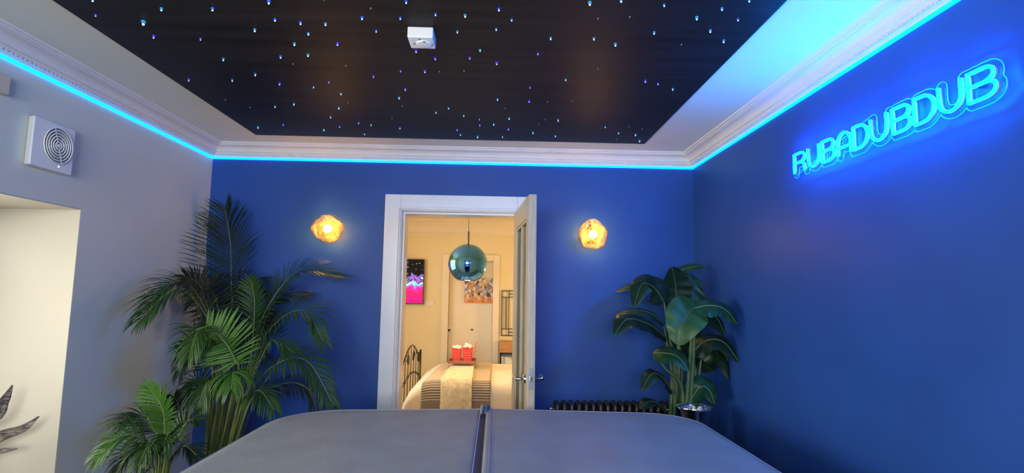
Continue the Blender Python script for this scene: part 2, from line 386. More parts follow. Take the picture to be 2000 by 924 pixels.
g = G().box(XL-0.56, FX0, YF-0.12, YF, 0, ZC).box(FX1, XR+0.12, YF-0.12, YF, 0, ZC).box(FX0, FX1, YF-0.12, YF, 0, FZ0).box(FX0, FX1, YF-0.12, YF, FZ1, ZC)
struct(g, 'wall_front', MT['wall_white'])
# window 1 in the deep recess: plastered reveal, frame, panes, sill
w1 = root('window_1', 'white window set deep in the cream plastered recess of the left wall', None, (RX, 1.5, RZ0), kind='structure')
t = 0.003
G().box(RX, XL-0.0005, RY1-t, RY1-0.0005, RZ0, RZ1).box(RX, XL-0.0005, RY0+0.0005, RY0+t, RZ0, RZ1).box(RX, XL-0.0005, RY0+0.0005, RY1-0.0005, RZ1, RZ1+t-0.001).build('reveal', MT['reveal'], w1)
G().box(RX-0.02, XL+0.015, RY0+0.001, RY1-0.001, RZ0-0.028, RZ0).build('window_sill', MT['gloss_white'], w1, bevel=0.004)
g = G(); fw = 0.06; xf0, xf1 = RX, RX+0.06
g.box(xf0, xf1, RY0+0.03, RY1-0.03, RZ0, RZ0+fw).box(xf0, xf1, RY0+0.03, RY1-0.03, RZ1-fw, RZ1)
for yy in (RY0+0.014, (RY0+RY1)/2-0.03, RY1-0.014-fw): g.box(xf0, xf1, yy, yy+fw, RZ0+fw, RZ1-fw)
g.build('window_frame', MT['gloss_white'], w1, bevel=0.004)
for a_, b_ in ((RY0+fw, (RY0+RY1)/2-0.03), ((RY0+RY1)/2+0.03, RY1-fw)):
    G().box(RX+0.026, RX+0.030, a_, b_, RZ0+fw, RZ1-fw).build('pane', MT['glass'], w1)
w2 = root('added_window_2', 'unseen white window added behind the camera for fill daylight', None, (FX0, YF, FZ0), kind='structure')
g = G(); y0, y1 = YF-0.10, YF-0.04
g.box(FX0+0.001, FX1-0.001, y0, y1, FZ0+0.001, FZ0+0.06).box(FX0+0.001, FX1-0.001, y0, y1, FZ1-0.06, FZ1-0.001)
for xx in (FX0+0.001, -0.53, FX1-0.061): g.box(xx, xx+0.06, y0, y1, FZ0+0.06, FZ1-0.06)
g.build('window_frame', MT['gloss_white'], w2)
G().box(FX0+0.06, -0.53, y0+0.028, y0+0.032, FZ0+0.06, FZ1-0.06).build('pane', MT['glass'], w2)
G().box(-0.47, FX1-0.06, y0+0.028, y0+0.032, FZ0+0.06, FZ1-0.06).build('pane', MT['glass'], w2)
# skirting
struct(G().box(XL, XL+0.018, YF, YB-0.018, 0, 0.14), 'baseboard_left', MT['gloss_white'], bevel=0.004)
struct(G().box(XR-0.018, XR, YF, YB-0.018, 0, 0.14), 'baseboard_right', MT['blue'], bevel=0.004)
struct(G().box(XL+0.018, OX0-0.13, YB-0.018, YB, 0, 0.14), 'baseboard_back', MT['blue'], bevel=0.004)

# cornice: stepped and coved profile run round the four walls, mitred
prof = [(0, -.086), (.010, -.086), (.012, -.078), (.024, -.077), (.025, -.070), (.031, -.069), (.033, -.058), (.040, -.056), (.041, -.051)]
for k in range(7):
    a_ = k/6*math.pi/2; prof.append((.041+.036*(1-math.cos(a_)), -.051+.031*math.sin(a_)))
prof += [(.078, -.016), (.086, -.0155), (.088, -.009), (.096, -.0085), (.099, -.005), (.101, 0)]
def cornice(n, fn, l0, l1):
    g = G(); g.sweep([[fn(l0, d, z) for d, z in prof], [fn(l1, d, z) for d, z in prof]])
    o = struct(g, 'trim_%d' % n, MT['cornice'])
    dg = G(); u = 0.045+l0[0]; end = l1[0]-0.045
    a0, a1 = l0[0]+0.03, l1[0]-0.03; step = 0.0215; q = a0
    while q < a1:                                   # the row of small dentils under the cove
        p0 = [fn((q, 0), d, z) for d, z in ((.026, -.0765), (.0305, -.0765), (.0305, -.0695), (.026, -.0695))]
        p1 = [fn((q+0.013, 0), d, z) for d, z in ((.026, -.0765), (.0305, -.0765), (.0305, -.0695), (.026, -.0695))]
        dg.sweep([p0, p1], closed=True, cap=True); q += step
    d = dg.build('dentils', MT['cornice'], o); d['kind'] = 'stuff'
    return o
# fn((position, mitre sign), distance from wall, drop)
cornice(1, lambda l, d, z: (XL+d, l[0]+l[1]*d, ZC+z), (YF, 1), (YB, -1))
cornice(2, lambda l, d, z: (l[0]+l[1]*d, YB-d, ZC+z), (XL, 1), (XR, -1))
cornice(3, lambda l, d, z: (XR-d, l[0]+l[1]*d, ZC+z), (YF, 1), (YB, -1))
cornice(4, lambda l, d, z: (l[0]+l[1]*d, YF+d, ZC+z), (XL, 1), (XR, -1))
# the lit strip under the cornice (one continuous ribbon)
lz = ZC-0.0905; lr = [(0.0012, -.0085), (0.010, -.0085), (0.0135, -.004), (0.0135, .0022), (0.0012, .0022)]
cs = [(XL, YF, 1, 1), (XL, YB, 1, -1), (XR, YB, -1, -1), (XR, YF, -1, 1), (XL, YF, 1, 1)]
g = G(); g.sweep([[(x+sx*d, y+sy*d, lz+z) for d, z in lr] for x, y, sx, sy in cs], closed=True)
tag(g.build('led_strip', MT['led']), 'glowing cyan light strip running under the white cornice', 'light strip')

# ------------------------------------------------------------------ star ceiling panel
PX0, PX1, PY0, PY1 = -1.535, 0.943, -1.25, 3.396
pr = root('star_ceiling_panel', 'black ceiling panel scattered with small blue star lights', 'ceiling panel', ((PX0+PX1)/2, 1.0, ZC))
G().box(PX0, PX1, PY0, PY1, ZC-0.004, ZC-0.0005).build('board', MT['panel'], pr)
PZ = ZC-0.004
def star_meshes(core, cap):
    c = G().lathe([(0.0001, -0.0128), (0.0022, -0.0120), (0.0030, -0.0098), (0.0022, -0.0076)], n=8).build('star_light', MT[core])
    h = G().lathe([(0.0024, -0.0085), (0.0052, -0.0050), (0.0058, -0.0020), (0.0052, 0)], n=8).build('cap', MT[cap])  # dim coloured body added to imitate the glow round the tip
    return c, h
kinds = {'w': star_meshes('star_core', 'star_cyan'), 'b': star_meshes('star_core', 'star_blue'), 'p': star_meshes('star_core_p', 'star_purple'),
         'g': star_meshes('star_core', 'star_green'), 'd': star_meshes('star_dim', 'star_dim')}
S = []
for x, y, k in [(99,10,'d'),(595,20,'b'),(382,62,'d'),(772,95,'b'),(330,115,'b'),(560,118,'b'),(950,102,'w'),(1153,65,'b'),(1230,128,'b'),(110,152,'w'),(415,195,'b'),(7,210,'w'),(903,200,'w'),(1137,185,'w'),(1465,238,'w'),(182,270,'p'),(1040,310,'g'),(1388,330,'p'),(5,338,'g'),(655,312,'p'),(770,358,'p'),(978,355,'p'),(1140,385,'p'),(232,405,'d'),(562,434,'p'),(708,434,'p'),(795,440,'d'),(943,436,'d'),(398,466,'p'),(130,500,'p'),(38,530,'b'),(203,570,'w'),(590,542,'p'),(1340,532,'p'),(553,594,'w'),(1335,614,'p'),(1145,604,'w'),(1445,622,'d'),(245,625,'d'),(572,645,'d'),(190,655,'w'),(850,657,'w'),(775,683,'w'),(942,702,'w'),(1215,717,'w'),(140,710,'w'),(510,720,'d'),(1035,722,'p'),(1038,757,'p'),(1122,753,'w'),(1510,730,'w'),(310,743,'p'),(195,765,'p'),(384,757,'g'),(558,775,'b'),(902,785,'p'),(1210,780,'p'),(1395,755,'d'),(1358,803,'w'),(922,815,'w'),(1025,827,'w'),(1175,828,'w'),(1493,823,'w'),(100,785,'g'),(345,812,'w'),(1190,660,'d')]:
    S.append((600+x/3.08, y/3.08, k))
for x, y, k in [(362,5,'g'),(373,65,'p'),(630,40,'w'),(830,40,'b'),(560,90,'W'),(600,147,'p'),(783,157,'p'),(995,122,'w'),(872,236,'w'),(997,295,'w'),(907,317,'b'),(880,395,'d'),(737,315,'p')]:
    S.append((x/2, y/2, k))
S += [(525,6,'b'),(537,41,'b'),(587,47,'b'),(602,68,'b'),(575,88,'w'),(548,113,'b'),(546,165,'p'),(504,250,'w'),(537,210,'w'),(553,245,'p'),(574,205,'w'),(488,212,'d'),(572,128,'d'),
      (1152,8,'W'),(1160,78,'w'),(1168,40,'d'),(1105,158,'w'),(1168,137,'d'),(1090,235,'p'),(1118,200,'d'),(1065,236,'d'),(1182,250,'w')]
for x, y, k in [(33,8,'w'),(243,33,'w'),(658,10,'w'),(525,50,'w'),(402,93,'w'),(603,103,'b'),(194,166,'w'),(468,157,'w'),(533,205,'b'),(327,226,'d'),(5,222,'w'),(151,400,'p'),(213,414,'p'),(285,440,'w'),(20,653,'w'),(103,661,'w'),(123,690,'w'),(136,635,'d'),(70,622,'d'),(10,685,'d'),(75,92,'d')]:
    S.append((1200+x/2.4975, y/2.4975, k))
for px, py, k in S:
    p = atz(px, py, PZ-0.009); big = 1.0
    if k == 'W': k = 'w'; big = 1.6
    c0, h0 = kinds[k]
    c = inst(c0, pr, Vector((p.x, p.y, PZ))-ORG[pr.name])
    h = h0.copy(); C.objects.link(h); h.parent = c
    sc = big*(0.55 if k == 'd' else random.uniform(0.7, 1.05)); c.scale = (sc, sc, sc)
for a_, b_ in kinds.values():
    for o in (a_, b_): bpy.data.objects.remove(o)

# ceiling box (smoke detector)
p0 = atz(796, 51, PZ); p1 = atz(846, 52, PZ)
bw = p1.x-p0.x; bh = 0.042; by = p0.y
sd = root('smoke_detector', 'small white square smoke detector box on the black starry ceiling', 'smoke detector', ((p0.x+p1.x)/2, by+bw/2, PZ))
G().box(p0.x, p1.x, by, by+bw, PZ-bh, PZ-0.0004).build('housing', MT['plastic'], sd, bevel=0.004)
cx, cy = (p0.x+p1.x)/2, by+bw/2
G().lathe([(0.030, 0), (0.030, -0.003), (0.027, -0.004), (0.0, -0.004)], (cx+0.008, cy+0.006, PZ-bh), 20).build('cover_disc', MT['plastic'], sd, smooth=True)
for dx, dy in ((-0.004, -0.032), (0.012, -0.022), (-0.028, 0.004), (0.036, 0.010)):
    G().lathe([(0.0052, 0.0002), (0.0052, -0.0012), (0, -0.0012)], (cx+dx, cy+dy, PZ-bh-(0.004 if abs(dx-0.012) < 0.01 and dy > -0.025 else 0)), 10).build('vent_hole', MT['grey_plastic'], sd)

# ------------------------------------------------------------------ doorway: casing and lining (fixed), leaf
g = G()
cw = 0.112
g.box(OX0-cw, OX0-0.004, YB-0.022, YB, 0, OZ+cw-0.004).box(OX1+0.004, OX1+cw, YB-0.022, YB, 0, OZ+cw-0.004).box(OX0-0.004, OX1+0.004, YB-0.022, YB, OZ+0.004, OZ+cw-0.004)
struct(g, 'trim_5', MT['gloss_white'], bevel=0.003)
g = G()
g.box(OX0-0.018, OX0-0.012, YB-0.034, YB-0.022, 0, OZ+0.02).box(OX0-0.012, OX1+0.012, YB-0.034, YB-0.022, OZ+0.010, OZ+0.022)
struct(g, 'trim_6', MT['gloss_white'], bevel=0.003)
g = G()
g.box(OX0-0.0195, OX0, YB-0.005, YB+0.285, 0, OZ).box(OX1, OX1+0.0195, YB-0.005, YB+0.285, 0, OZ).box(OX0-0.0195, OX1+0.0195, YB-0.005, YB+0.285, OZ, OZ+0.0195)
g.box(OX0, OX0+0.014, YB+0.05, YB+0.085, 0, OZ).box(OX1-0.014, OX1, YB+0.05, YB+0.085, 0, OZ).box(OX0+0.014, OX1-0.014, YB+0.05, YB+0.085, OZ-0.014, OZ)
struct(g, 'trim_7', MT['gloss_white'], bevel=0.002)
# door leaf (local: x = thickness to the right, y = from the hinge towards the viewer, negative)
dl = root('door_1', 'pale wooden glazed door standing open into the blue room', None, (OX1-0.018, YB-0.028, 0.008), kind='structure')
dl.rotation_euler = (0, 0, math.radians(4.3))
ORG[dl.name] = Vector((0, 0, 0))
DW, DH, DT = 0.735, 1.985, 0.044
st = 0.105
G().box(0, DT, -st, 0, 0, DH).build('stile', MT['oak'], dl, bevel=0.003)
G().box(0, DT, -DW, -DW+st, 0, DH).build('stile', MT['oak'], dl, bevel=0.003)
G().box(0, DT, -DW+st, -st, DH-0.12, DH).build('rail', MT['oak'], dl, bevel=0.003)
G().box(0, DT, -DW+st, -st, 0, 0.20).build('rail', MT['oak'], dl, bevel=0.003)
ym0, ym1 = -DW+st, -st
G().box(0.019, 0.025, ym0, ym1, 0.20, DH-0.12).build('pane', MT['glass'], dl)
for xa, xb in ((0.005, 0.019), (0.025, 0.039)):
    g = G()
    for y0_, y1_, z0_, z1_ in ((ym0, ym0+0.014, 0.20, DH-0.12), (ym1-0.014, ym1, 0.20, DH-0.12), (ym0+0.014, ym1-0.014, 0.20, 0.214), (ym0+0.014, ym1-0.014, DH-0.134, DH-0.12)):
        g.box(xa, xb, y0_, y1_, z0_, z1_)
    g.build('glazing_bead', MT['oak'], dl, bevel=0.002)
G().box(0.019, 0.025, -0.372, -0.362, 0.215, DH-0.135).box(0.006, 0.038, -0.374, -0.360, 0.20, DH-0.12).build('glazing_bar', MT['oak'], dl, bevel=0.002)
G().box(0.009, 0.035, -DW-0.0012, -DW+0.001, 0.945, 1.055).build('latch_plate', MT['steel'], dl, bevel=0.0005)
G().box(0.015, 0.029, -DW-0.009, -DW, 0.985, 1.012).build('latch_bolt', MT['chrome'], dl, bevel=0.002)
for sgn, x_ in ((-1, 0), (1, DT)):
    hd = G().lathe([(0.0, sgn*0.010), (0.022, sgn*0.010), (0.026, sgn*0.006), (0.026, 0.0)], (x_, -DW+0.06, 0.992), 20, 'x').build('handle_rose', MT['chrome'], dl, smooth=True)
    pts = bez([(x_, -DW+0.06, 0.992), (x_+sgn*0.03, -DW+0.06, 0.992), (x_+sgn*0.052, -DW+0.066, 0.992), (x_+sgn*0.056, -DW+0.09, 0.994), (x_+sgn*0.055, -DW+0.16, 0.996)], 16)
    G().tube(pts, 0.0085, 10).build('door_lever', MT['chrome'], hd, smooth=True)
for z_ in (0.2, 1.75):
    G().tube([(DT*0.2, 0.006, z_), (DT*0.2, 0.006, z_+0.09)], 0.006, 8).build('hinge', MT['steel'], dl)

# ------------------------------------------------------------------ neon sign on the right wall
SX = XR-0.034                                       # plane of the tubes
sg = root('neon_sign', 'glowing cyan neon style sign reading RUBADUBDUB on the blue wall', 'sign', (XR, 1.85, 1.998))
Hh, z0 = 0.084, 2.003
def stroke(ch, W):                                  # polylines in letter space (u across, v up)
    arc = lambda cx, cy, rx, ry, a0, a1, n=12: [(cx+rx*math.cos(math.radians(a0+(a1-a0)*i/n)), cy+ry*math.sin(math.radians(a0+(a1-a0)*i/n))) for i in range(n+1)]
    H = Hh
    if ch == 'U': return [[(0, H)]+arc(W/2, W/2, W/2, W/2, 180, 360)+[(W, H)]]
    if ch == 'D': return [[(0, 0), (0, H)]+[(W*0.42, H)]+arc(W*0.42, H/2, W*0.58, H/2, 90, -90, 16)[1:]+[(0, 0)]]
    if ch == 'B': return [[(0, 0), (0, H), (W*0.55, H)]+arc(W*0.6, H*0.76, W*0.34, H*0.24, 90, -90)[1:]+[(0.1*W, H*0.52)], [(W*0.55, H*0.52)]+arc(W*0.6, H*0.26, W*0.40, H*0.26, 90, -90)[1:]+[(0, 0)]]
    if ch == 'R': return [[(0, 0), (0, H), (W*0.5, H)]+arc(W*0.55, H*0.76, W*0.42, H*0.24, 90, -90)[1:]+[(0.1*W, H*0.52)], [(W*0.62, H*0.52), (W*0.92, H*0.30), (W*0.95, 0)]]
    if ch == 'A': return [[(0, 0), (0, H*0.5)]+arc(W/2, H*0.52, W/2, H*0.48, 180, 0, 16)[1:]+[(W, 0)], [(0.06*W, H*0.34), (0.94*W, H*0.34)]]
ys = [(2.340, 2.256), (2.232, 2.154), (2.133, 2.054), (2.032, 1.954), (1.938, 1.860), (1.843, 1.764), (1.737, 1.660), (1.641, 1.563), (1.544, 1.466), (1.443, 1.357)]
strokes_world = []                                  # (u, v) with u = -y
for ch, (ya, yb) in zip('RUBADUBDUB', ys):
    W = ya-yb; g = G(); bases = []
    for pl in stroke(ch, W):
        pts = [(SX, ya-u, z0+v) for u, v in pl]
        dense = []
        for a_, b_ in zip(pts, pts[1:]):
            n_ = max(1, int((Vector(b_)-Vector(a_)).length/0.012))
            dense += [tuple(Vector(a_).lerp(Vector(b_), i/n_)) for i in range(n_)]
        dense.append(pts[-1])
        g.tube(dense, 0.0042, 8); bases.append([(p[0]+0.0058, p[1], p[2]) for p in dense])
        strokes_world += [(-p[1], p[2]) for p in dense]
    lt_ = g.build('letter', MT['neon'], sg, smooth=True)
    g = G()
    for bs in bases:                                # opaque white backing of the flexible tube
        rings = []
        for i, p in enumerate(bs):
            T = Vector(bs[min(i+1, len(bs)-1)])-Vector(bs[max(i-1, 0)]); S_ = T.cross(Vector((1, 0, 0))).normalized()*0.0047
            q = Vector(p); rings.append([q-S_+Vector((-0.003, 0, 0)), q+S_+Vector((-0.003, 0, 0)), q+S_+Vector((0.003, 0, 0)), q-S_+Vector((0.003, 0, 0))])
        g.sweep(rings, closed=True, cap=True)
    g.build('tube_backing', MT['grey_plastic'], lt_)
# clear backing board cut to the outline of the letters: contour of the distance to the strokes
SW = np.array(strokes_world); hx = 0.005
u0, u1, v0, v1 = SW[:, 0].min()-0.05, SW[:, 0].max()+0.05, z0-0.05, z0+Hh+0.05
U = np.arange(u0, u1, hx); V = np.arange(v0, v1, hx)
UU, VV = np.meshgrid(U, V, indexing='ij')
DD = np.full(UU.shape, 9.0)
for su, sv in SW: DD = np.minimum(DD, np.hypot(UU-su, VV-sv))
OFF = 0.020
DD = DD-OFF
segs = {}
def ip(i, j, i2, j2):
    a_, b_ = DD[i, j], DD[i2, j2]; t_ = a_/(a_-b_)
    return (round(U[i]+(U[i2]-U[i])*t_, 6), round(V[j]+(V[j2]-V[j])*t_, 6))
for i in range(len(U)-1):
    for j in range(len(V)-1):
        c_ = [(i, j), (i+1, j), (i+1, j+1), (i, j+1)]; ins = [DD[q] < 0 for q in c_]
        if all(ins) or not any(ins): continue
        cr_ = {}
        for e in range(4):
            if ins[e] != ins[(e+1) % 4]: cr_[e] = ip(*c_[e], *c_[(e+1) % 4])
        ks = list(cr_)
        if len(ks) == 2:                            # keep the inside on the left
            a_, b_ = (ks[0], ks[1]) if not ins[(ks[0]+1) % 4] else (ks[1], ks[0])
            segs[cr_[a_]] = cr_[b_]
loops = []
rev = dict(segs)
while rev:
    st_ = next(iter(rev)); lp = [st_]; nx = rev.pop(st_)
    while nx in rev and nx != st_:
        lp.append(nx); nx = rev.pop(nx)
    if len(lp) > 30: loops.append(lp)
loops.sort(key=len, reverse=True)
BX = XR-0.020
if loops:
    g = G()
    outer = loops[0]
    tess = tessellate_polygon([[Vector((u_, v_, 0)) for u_, v_ in outer]])
    n_ = len(outer)
    g.add([(BX, -u_, v_) for u_, v_ in outer]+[(BX-0.004, -u_, v_) for u_, v_ in outer],
          [tuple(t_) for t_ in tess]+[tuple(n_+q for q in t_) for t_ in tess]+[(i, (i+1) % n_, n_+(i+1) % n_, n_+i) for i in range(n_)])
    g.build('backing_board', MT['acrylic'], sg)
    for lp in loops[:1]:
        G().tube([(BX-0.002, -u_, v_) for u_, v_ in lp[::2]], 0.0016, 5, closed=True).build('lit_edge', MT['rim'], sg)
for yy in (2.30, 1.70, 1.42):
    G().tube([(XR, yy, z0+Hh/2), (BX, yy, z0+Hh/2)], 0.005, 10).build('standoff', MT['chrome'], sg)

# ------------------------------------------------------------------ wall sconces
def sconce(px, py, seed, label, rx, rz):
    c = at(px, py, YB-0.105)
    r0 = root('wall_sconce', label, 'wall lamp', (c.x, YB, c.z), 'molten glass sconces beside the doorway')
    G().lathe([(0.0, -0.022), (0.052, -0.022), (0.056, -0.016), (0.056, -0.0005)], (c.x, YB, c.z), 28, 'y').build('back_plate', MT['gold'], r0, smooth=True)
    G().tube([(c.x, YB-0.02, c.z), (c.x, YB-0.055, c.z)], 0.017, 14).build('lamp_holder', MT['gold'], r0)
    def lump(R, amp, n, m, fr):
        g = G(); rows = []
        for i in range(n+1):
            th = math.pi*i/n; row = []
            for k in range(m):
                ph = 2*math.pi*k/m
                d = Vector((math.sin(th)*math.cos(ph), math.cos(th), math.sin(th)*math.sin(ph)))
                q = 1+amp*mnoise.noise(d*fr+Vector((seed*3.1, seed*1.7, 0)))+amp*0.4*mnoise.noise(d*fr*2.4+Vector((seed, 5, 0)))
                row.append(Vector((c.x+d.x*R[0]*q, c.y-d.y*R[1]*q, c.z+d.z*R[2]*q)))
            rows.append(row)
        g.sweep(rows, closed=True); return g
    lump((rx, 0.078, rz), 0.17, 24, 40, 1.3).build('glass_shade', MT['amber'], r0, smooth=True)
    lump((rx*0.55, 0.05, rz*0.55), 0.30, 18, 30, 2.0).build('inner_glass', MT['amber'], r0, smooth=True)
    bl = lump((0.030, 0.030, 0.030), 0.0, 12, 16, 1).build('bulb', MT['bulb'], r0, smooth=True)
    l = point('sconce_glow', (c.x, c.y-0.03, c.z), 14.0, (1.0, 0.62, 0.32), 0.04); l.location = Vector((c.x, c.y, c.z))-ORG[r0.name]; l.parent = r0
    return r0
sconce(640, 447, 1, 'round amber molten glass wall lamp left of the doorway, above the palm', 0.103, 0.092)
sconce(1158, 458, 5, 'round amber molten glass wall lamp right of the doorway, above the radiator', 0.098, 0.098)

# ------------------------------------------------------------------ extractor fan
FXF = XL+0.045
fy0, fy1, fz0, fz1 = atx(62, 275, FXF).y-0.022, atx(145, 297, FXF).y, atx(103, 333, FXF).z-0.012, atx(105, 239, FXF).z+0.006
wy0, wy1, wz0, wz1 = atx(51, 272, XL).y, fy1+0.006, atx(50, 322, XL).z, atx(58, 226, XL).z
ef = root('extractor_fan', 'square white extractor fan with round ringed grille high on the pale wall', 'extractor fan', (XL, (fy0+fy1)/2, fz0))
G().add([(XL+0.0004, wy0, wz0), (XL+0.0004, wy1, wz0), (XL+0.0004, wy1, wz1), (XL+0.0004, wy0, wz1),
         (FXF, fy0+0.022, fz0+0.012), (FXF, fy1, fz0+0.012), (FXF, fy1, fz1-0.006), (FXF, fy0+0.022, fz1-0.006)],
        [(0,1,2,3),(7,6,5,4),(4,5,1,0),(5,6,2,1),(6,7,3,2),(7,4,0,3)]).build('housing', MT['plastic'], ef, bevel=0.006)
fcy, fcz = atx(112, 285, FXF).y, atx(112, 285, FXF).z
G().lathe([(0.076, 0.001), (0.076, 0.0), (0.0, 0.0)], (FXF+0.0012, fcy, fcz), 36, 'x').build('fan_opening', MT['grey_plastic'], ef)
for r_ in (0.076, 0.064, 0.052, 0.040, 0.028, 0.016):
    G().tube([(FXF+0.006, fcy+r_*math.cos(a*math.pi/20), fcz+r_*math.sin(a*math.pi/20)) for a in range(40)], 0.0031, 6, closed=True).build('grille_ring', MT['plastic'], ef, smooth=True)
g = G()
for a in range(0, 360, 90):
    c_, s_ = math.cos(math.radians(a+20)), math.sin(math.radians(a+20))
    g.tube([(FXF+0.005, fcy+0.012*c_, fcz+0.012*s_), (FXF+0.005, fcy+0.076*c_, fcz+0.076*s_)], 0.002, 6)
g.build('grille_spokes', MT['plastic'], ef)
G().lathe([(0.009, 0.0), (0.009, 0.009), (0.0, 0.010)], (FXF, fcy, fcz), 14, 'x').build('hub', MT['plastic'], ef)
G().lathe([(0.004, 0.0), (0.004, 0.0015), (0, 0.0015)], (FXF, fcy+0.018, fz0+0.035), 10, 'x').build('indicator', emit('fan_indicator', (0.9, 0.92, 1.0), 0.9), ef)
# blind cassette edge at the left of the frame
wb = root('blind_cassette', 'pale corner of a blind box high on the left wall, left of the extractor fan', 'blind', (XL, 1.5, 2.19))
G().box(XL+0.0005, XL+0.035, 0.9, 2.097, 2.188, 2.262).build('cassette', MT['reveal'], wb, bevel=0.005)

# ------------------------------------------------------------------ hot tub and its folding cover
TX0, TX1, TY0, TY1, TZ = -0.972, 0.945, 0.74, 2.695, 0.90
ht = root('hot_tub', 'square hot tub cabinet hidden under the grey cover', 'hot tub', (0, 1.72, 0))
def rrect(x0, x1, y0, y1, rs, n=8):
    out = []
    for (cx_, cy_, a0, r) in ((x1, y1, 0, rs[0]), (x0, y1, 90, rs[1]), (x0, y0, 180, rs[2]), (x1, y0, 270, rs[3])):
        sx = -1 if cx_ == x1 else 1; sy = -1 if cy_ == y1 else 1
        if r <= 0: out.append((cx_, cy_)); continue
        for i in range(n+1):
            a = math.radians(a0+90*i/n); out.append((cx_+sx*r+r*math.cos(a), cy_+sy*r+r*math.sin(a)))
    return out
G().prism(rrect(TX0+0.05, TX1-0.05, TY0+0.05, TY1-0.05, [.16]*4), 0.0, 0.74).build('cabinet', MT['cabinet'], ht)
G().prism(rrect(TX0+0.02, TX1-0.02, TY0+0.02, TY1-0.02, [.2]*4), 0.74, 0.785).build('shell_rim', MT['grey_plastic'], ht, bevel=0.01)
hc = root('hot_tub_cover', 'grey vinyl folding hot tub cover filling the foreground', 'cover', (0, 1.72, 0.785))
def half(x0, x1, rs, name, edge_hi):
    # tapered top: 10 mm higher at the fold
    poly = rrect(x0, x1, TY0, TY1, rs, 10); n = len(poly)
    ccx, ccy = (x0+x1)/2, (TY0+TY1)/2
    def zt(x): return TZ-0.016+0.016*((x-TX0)/(-0.05-TX0) if edge_hi == 1 else (TX1-x)/(TX1+0.02))
    def ring(k, dz): return [((x-ccx)*k+ccx, (y-ccy)*k+ccy, dz if dz < 0.8 else zt((x-ccx)*k+ccx)+dz-1) for x, y in poly]
    rings = [ring(0.985, 0.7885), ring(1.0, 0.795), ring(1.0, 0.982), ring(0.996, 0.993), ring(0.986, 0.9985), ring(0.965, 1.0)]
    rings = [[Vector(p) for p in r] for r in rings]
    g = G(); g.sweep(rings, closed=True)
    # interior of the top, slightly wavy
    for k in (0.9, 0.8, 0.6, 0.4, 0.2, 0.02):
        rings.append([Vector((x, y, z+0.0035*mnoise.noise(Vector((x*3, y*3, 0))))) for x, y, z in ring(k, 1.0)])
    g2 = G(); g2.sweep(rings, closed=True, cap=True)
    o = g2.build(name, MT['vinyl'], hc, smooth=True)
    pp = [Vector((x, y, zt(x)-0.004)) for x, y in poly]
    G().tube(pp, 0.0028, 6, closed=True).build('edge_piping', MT['piping'], o, smooth=True)
    return o
half(TX0, -0.062, [0.02, .27, .2, 0.02], 'cover_panel', 1)
half(-0.028, TX1, [.22, 0.02, 0.02, .2], 'cover_panel', -1)
# the fold: a sunk slate-blue hinge strip, a stitched band along the right panel, two straps' ends at the far side
g = G(); g.sweep([[(-0.066, y, TZ-0.004), (-0.056, y, TZ-0.020), (-0.040, y, TZ-0.024), (-0.032, y, TZ-0.012), (-0.030, y, TZ-0.003)] for y in (TY0+0.01, 1.2, 1.7, 2.2, TY1-0.01)])
g.build('fold_hinge', MT['vinyl_blue'], hc, smooth=True)
g = G(); g.sweep([[(-0.034, y, TZ-0.006), (-0.031, y, TZ+0.001), (-0.022, y, TZ+0.003), (-0.008, y, TZ+0.002), (-0.004, y, TZ-0.002)] for y in (TY0+0.02, 1.2, 1.7, 2.2, TY1-0.02)])
g.build('stitched_band', MT['vinyl'], hc, smooth=True)
G().tube([(-0.0125, y, TZ+0.0025) for y in (TY0+0.02, 1.5, TY1-0.02)], 0.0013, 6).build('seam', MT['piping'], hc)
G().tube(bez([(-0.058, 2.60, TZ-0.008), (-0.054, 2.66, TZ+0.010), (-0.052, TY1-0.004, TZ+0.008), (-0.05, TY1+0.006, TZ-0.02)], 10), [0.005, 0.006, 0.007, 0.008, 0.009, 0.009, 0.009, 0.008, 0.008, 0.007, 0.006], 8).build('fold_end', MT['vinyl'], hc, smooth=True)
G().tube(bez([(-0.034, 2.60, TZ-0.004), (-0.030, 2.66, TZ+0.010), (-0.026, TY1-0.004, TZ+0.007), (-0.024, TY1+0.006, TZ-0.02)], 10), [0.006, 0.008, 0.010, 0.011, 0.012, 0.012, 0.012, 0.011, 0.010, 0.008, 0.007], 8).build('fold_end', MT['vinyl_blue'], hc, smooth=True)

# ------------------------------------------------------------------ column radiator
rd = root('column_radiator', 'dark cast iron column radiator under the right wall lamp', 'radiator', (0.75, 3.57, 0))
rx0 = at(1088, 790, 3.56).x; pitch = 0.0462; ztop = 0.768
def section():
    g = G()
    for dy in (-0.05, 0, 0.05):
        g.tube([(0, dy, 0.12), (0, dy, 0.16), (0, dy, ztop-0.05), (0, dy*0.9, ztop-0.012), (0, dy*0.85, ztop)], [0.012, 0.015, 0.015, 0.017, 0.010], 8)
    g.tube([(0, -0.058, 0.15), (0, 0.058, 0.15)], 0.017, 8).tube([(0, -0.056, ztop-0.045), (0, 0.056, ztop-0.045)], 0.019, 8)
    return g
s0 = None
for i in range(21):
    if s0 is None:
        s0 = section().build('section', MT['iron'], rd, smooth=True); s0.data.transform(Matrix.Translation(ORG[rd.name])); s0.location = Vector((rx0, 3.57, 0))-ORG[rd.name]
    else: inst(s0, rd, Vector((rx0+i*pitch, 3.57, 0))-ORG[rd.name])
for z_ in (ztop-0.045, 0.15): G().tube([(rx0-0.01, 3.57, z_), (rx0+20*pitch+0.01, 3.57, z_)], 0.013, 10).build('header_pipe', MT['iron'], rd)
for i in (1, 19): G().box(rx0+i*pitch-0.012, rx0+i*pitch+0.012, 3.52, 3.62, 0, 0.14).build('foot', MT['iron'], rd)
G().lathe([(0.0, -0.048), (0.008, -0.046), (0.010, -0.036), (0.006, -0.030), (0.006, -0.01)], (rx0, 3.57, ztop-0.045), 12, 'x').build('bleed_valve', MT['chrome'], rd, smooth=True)

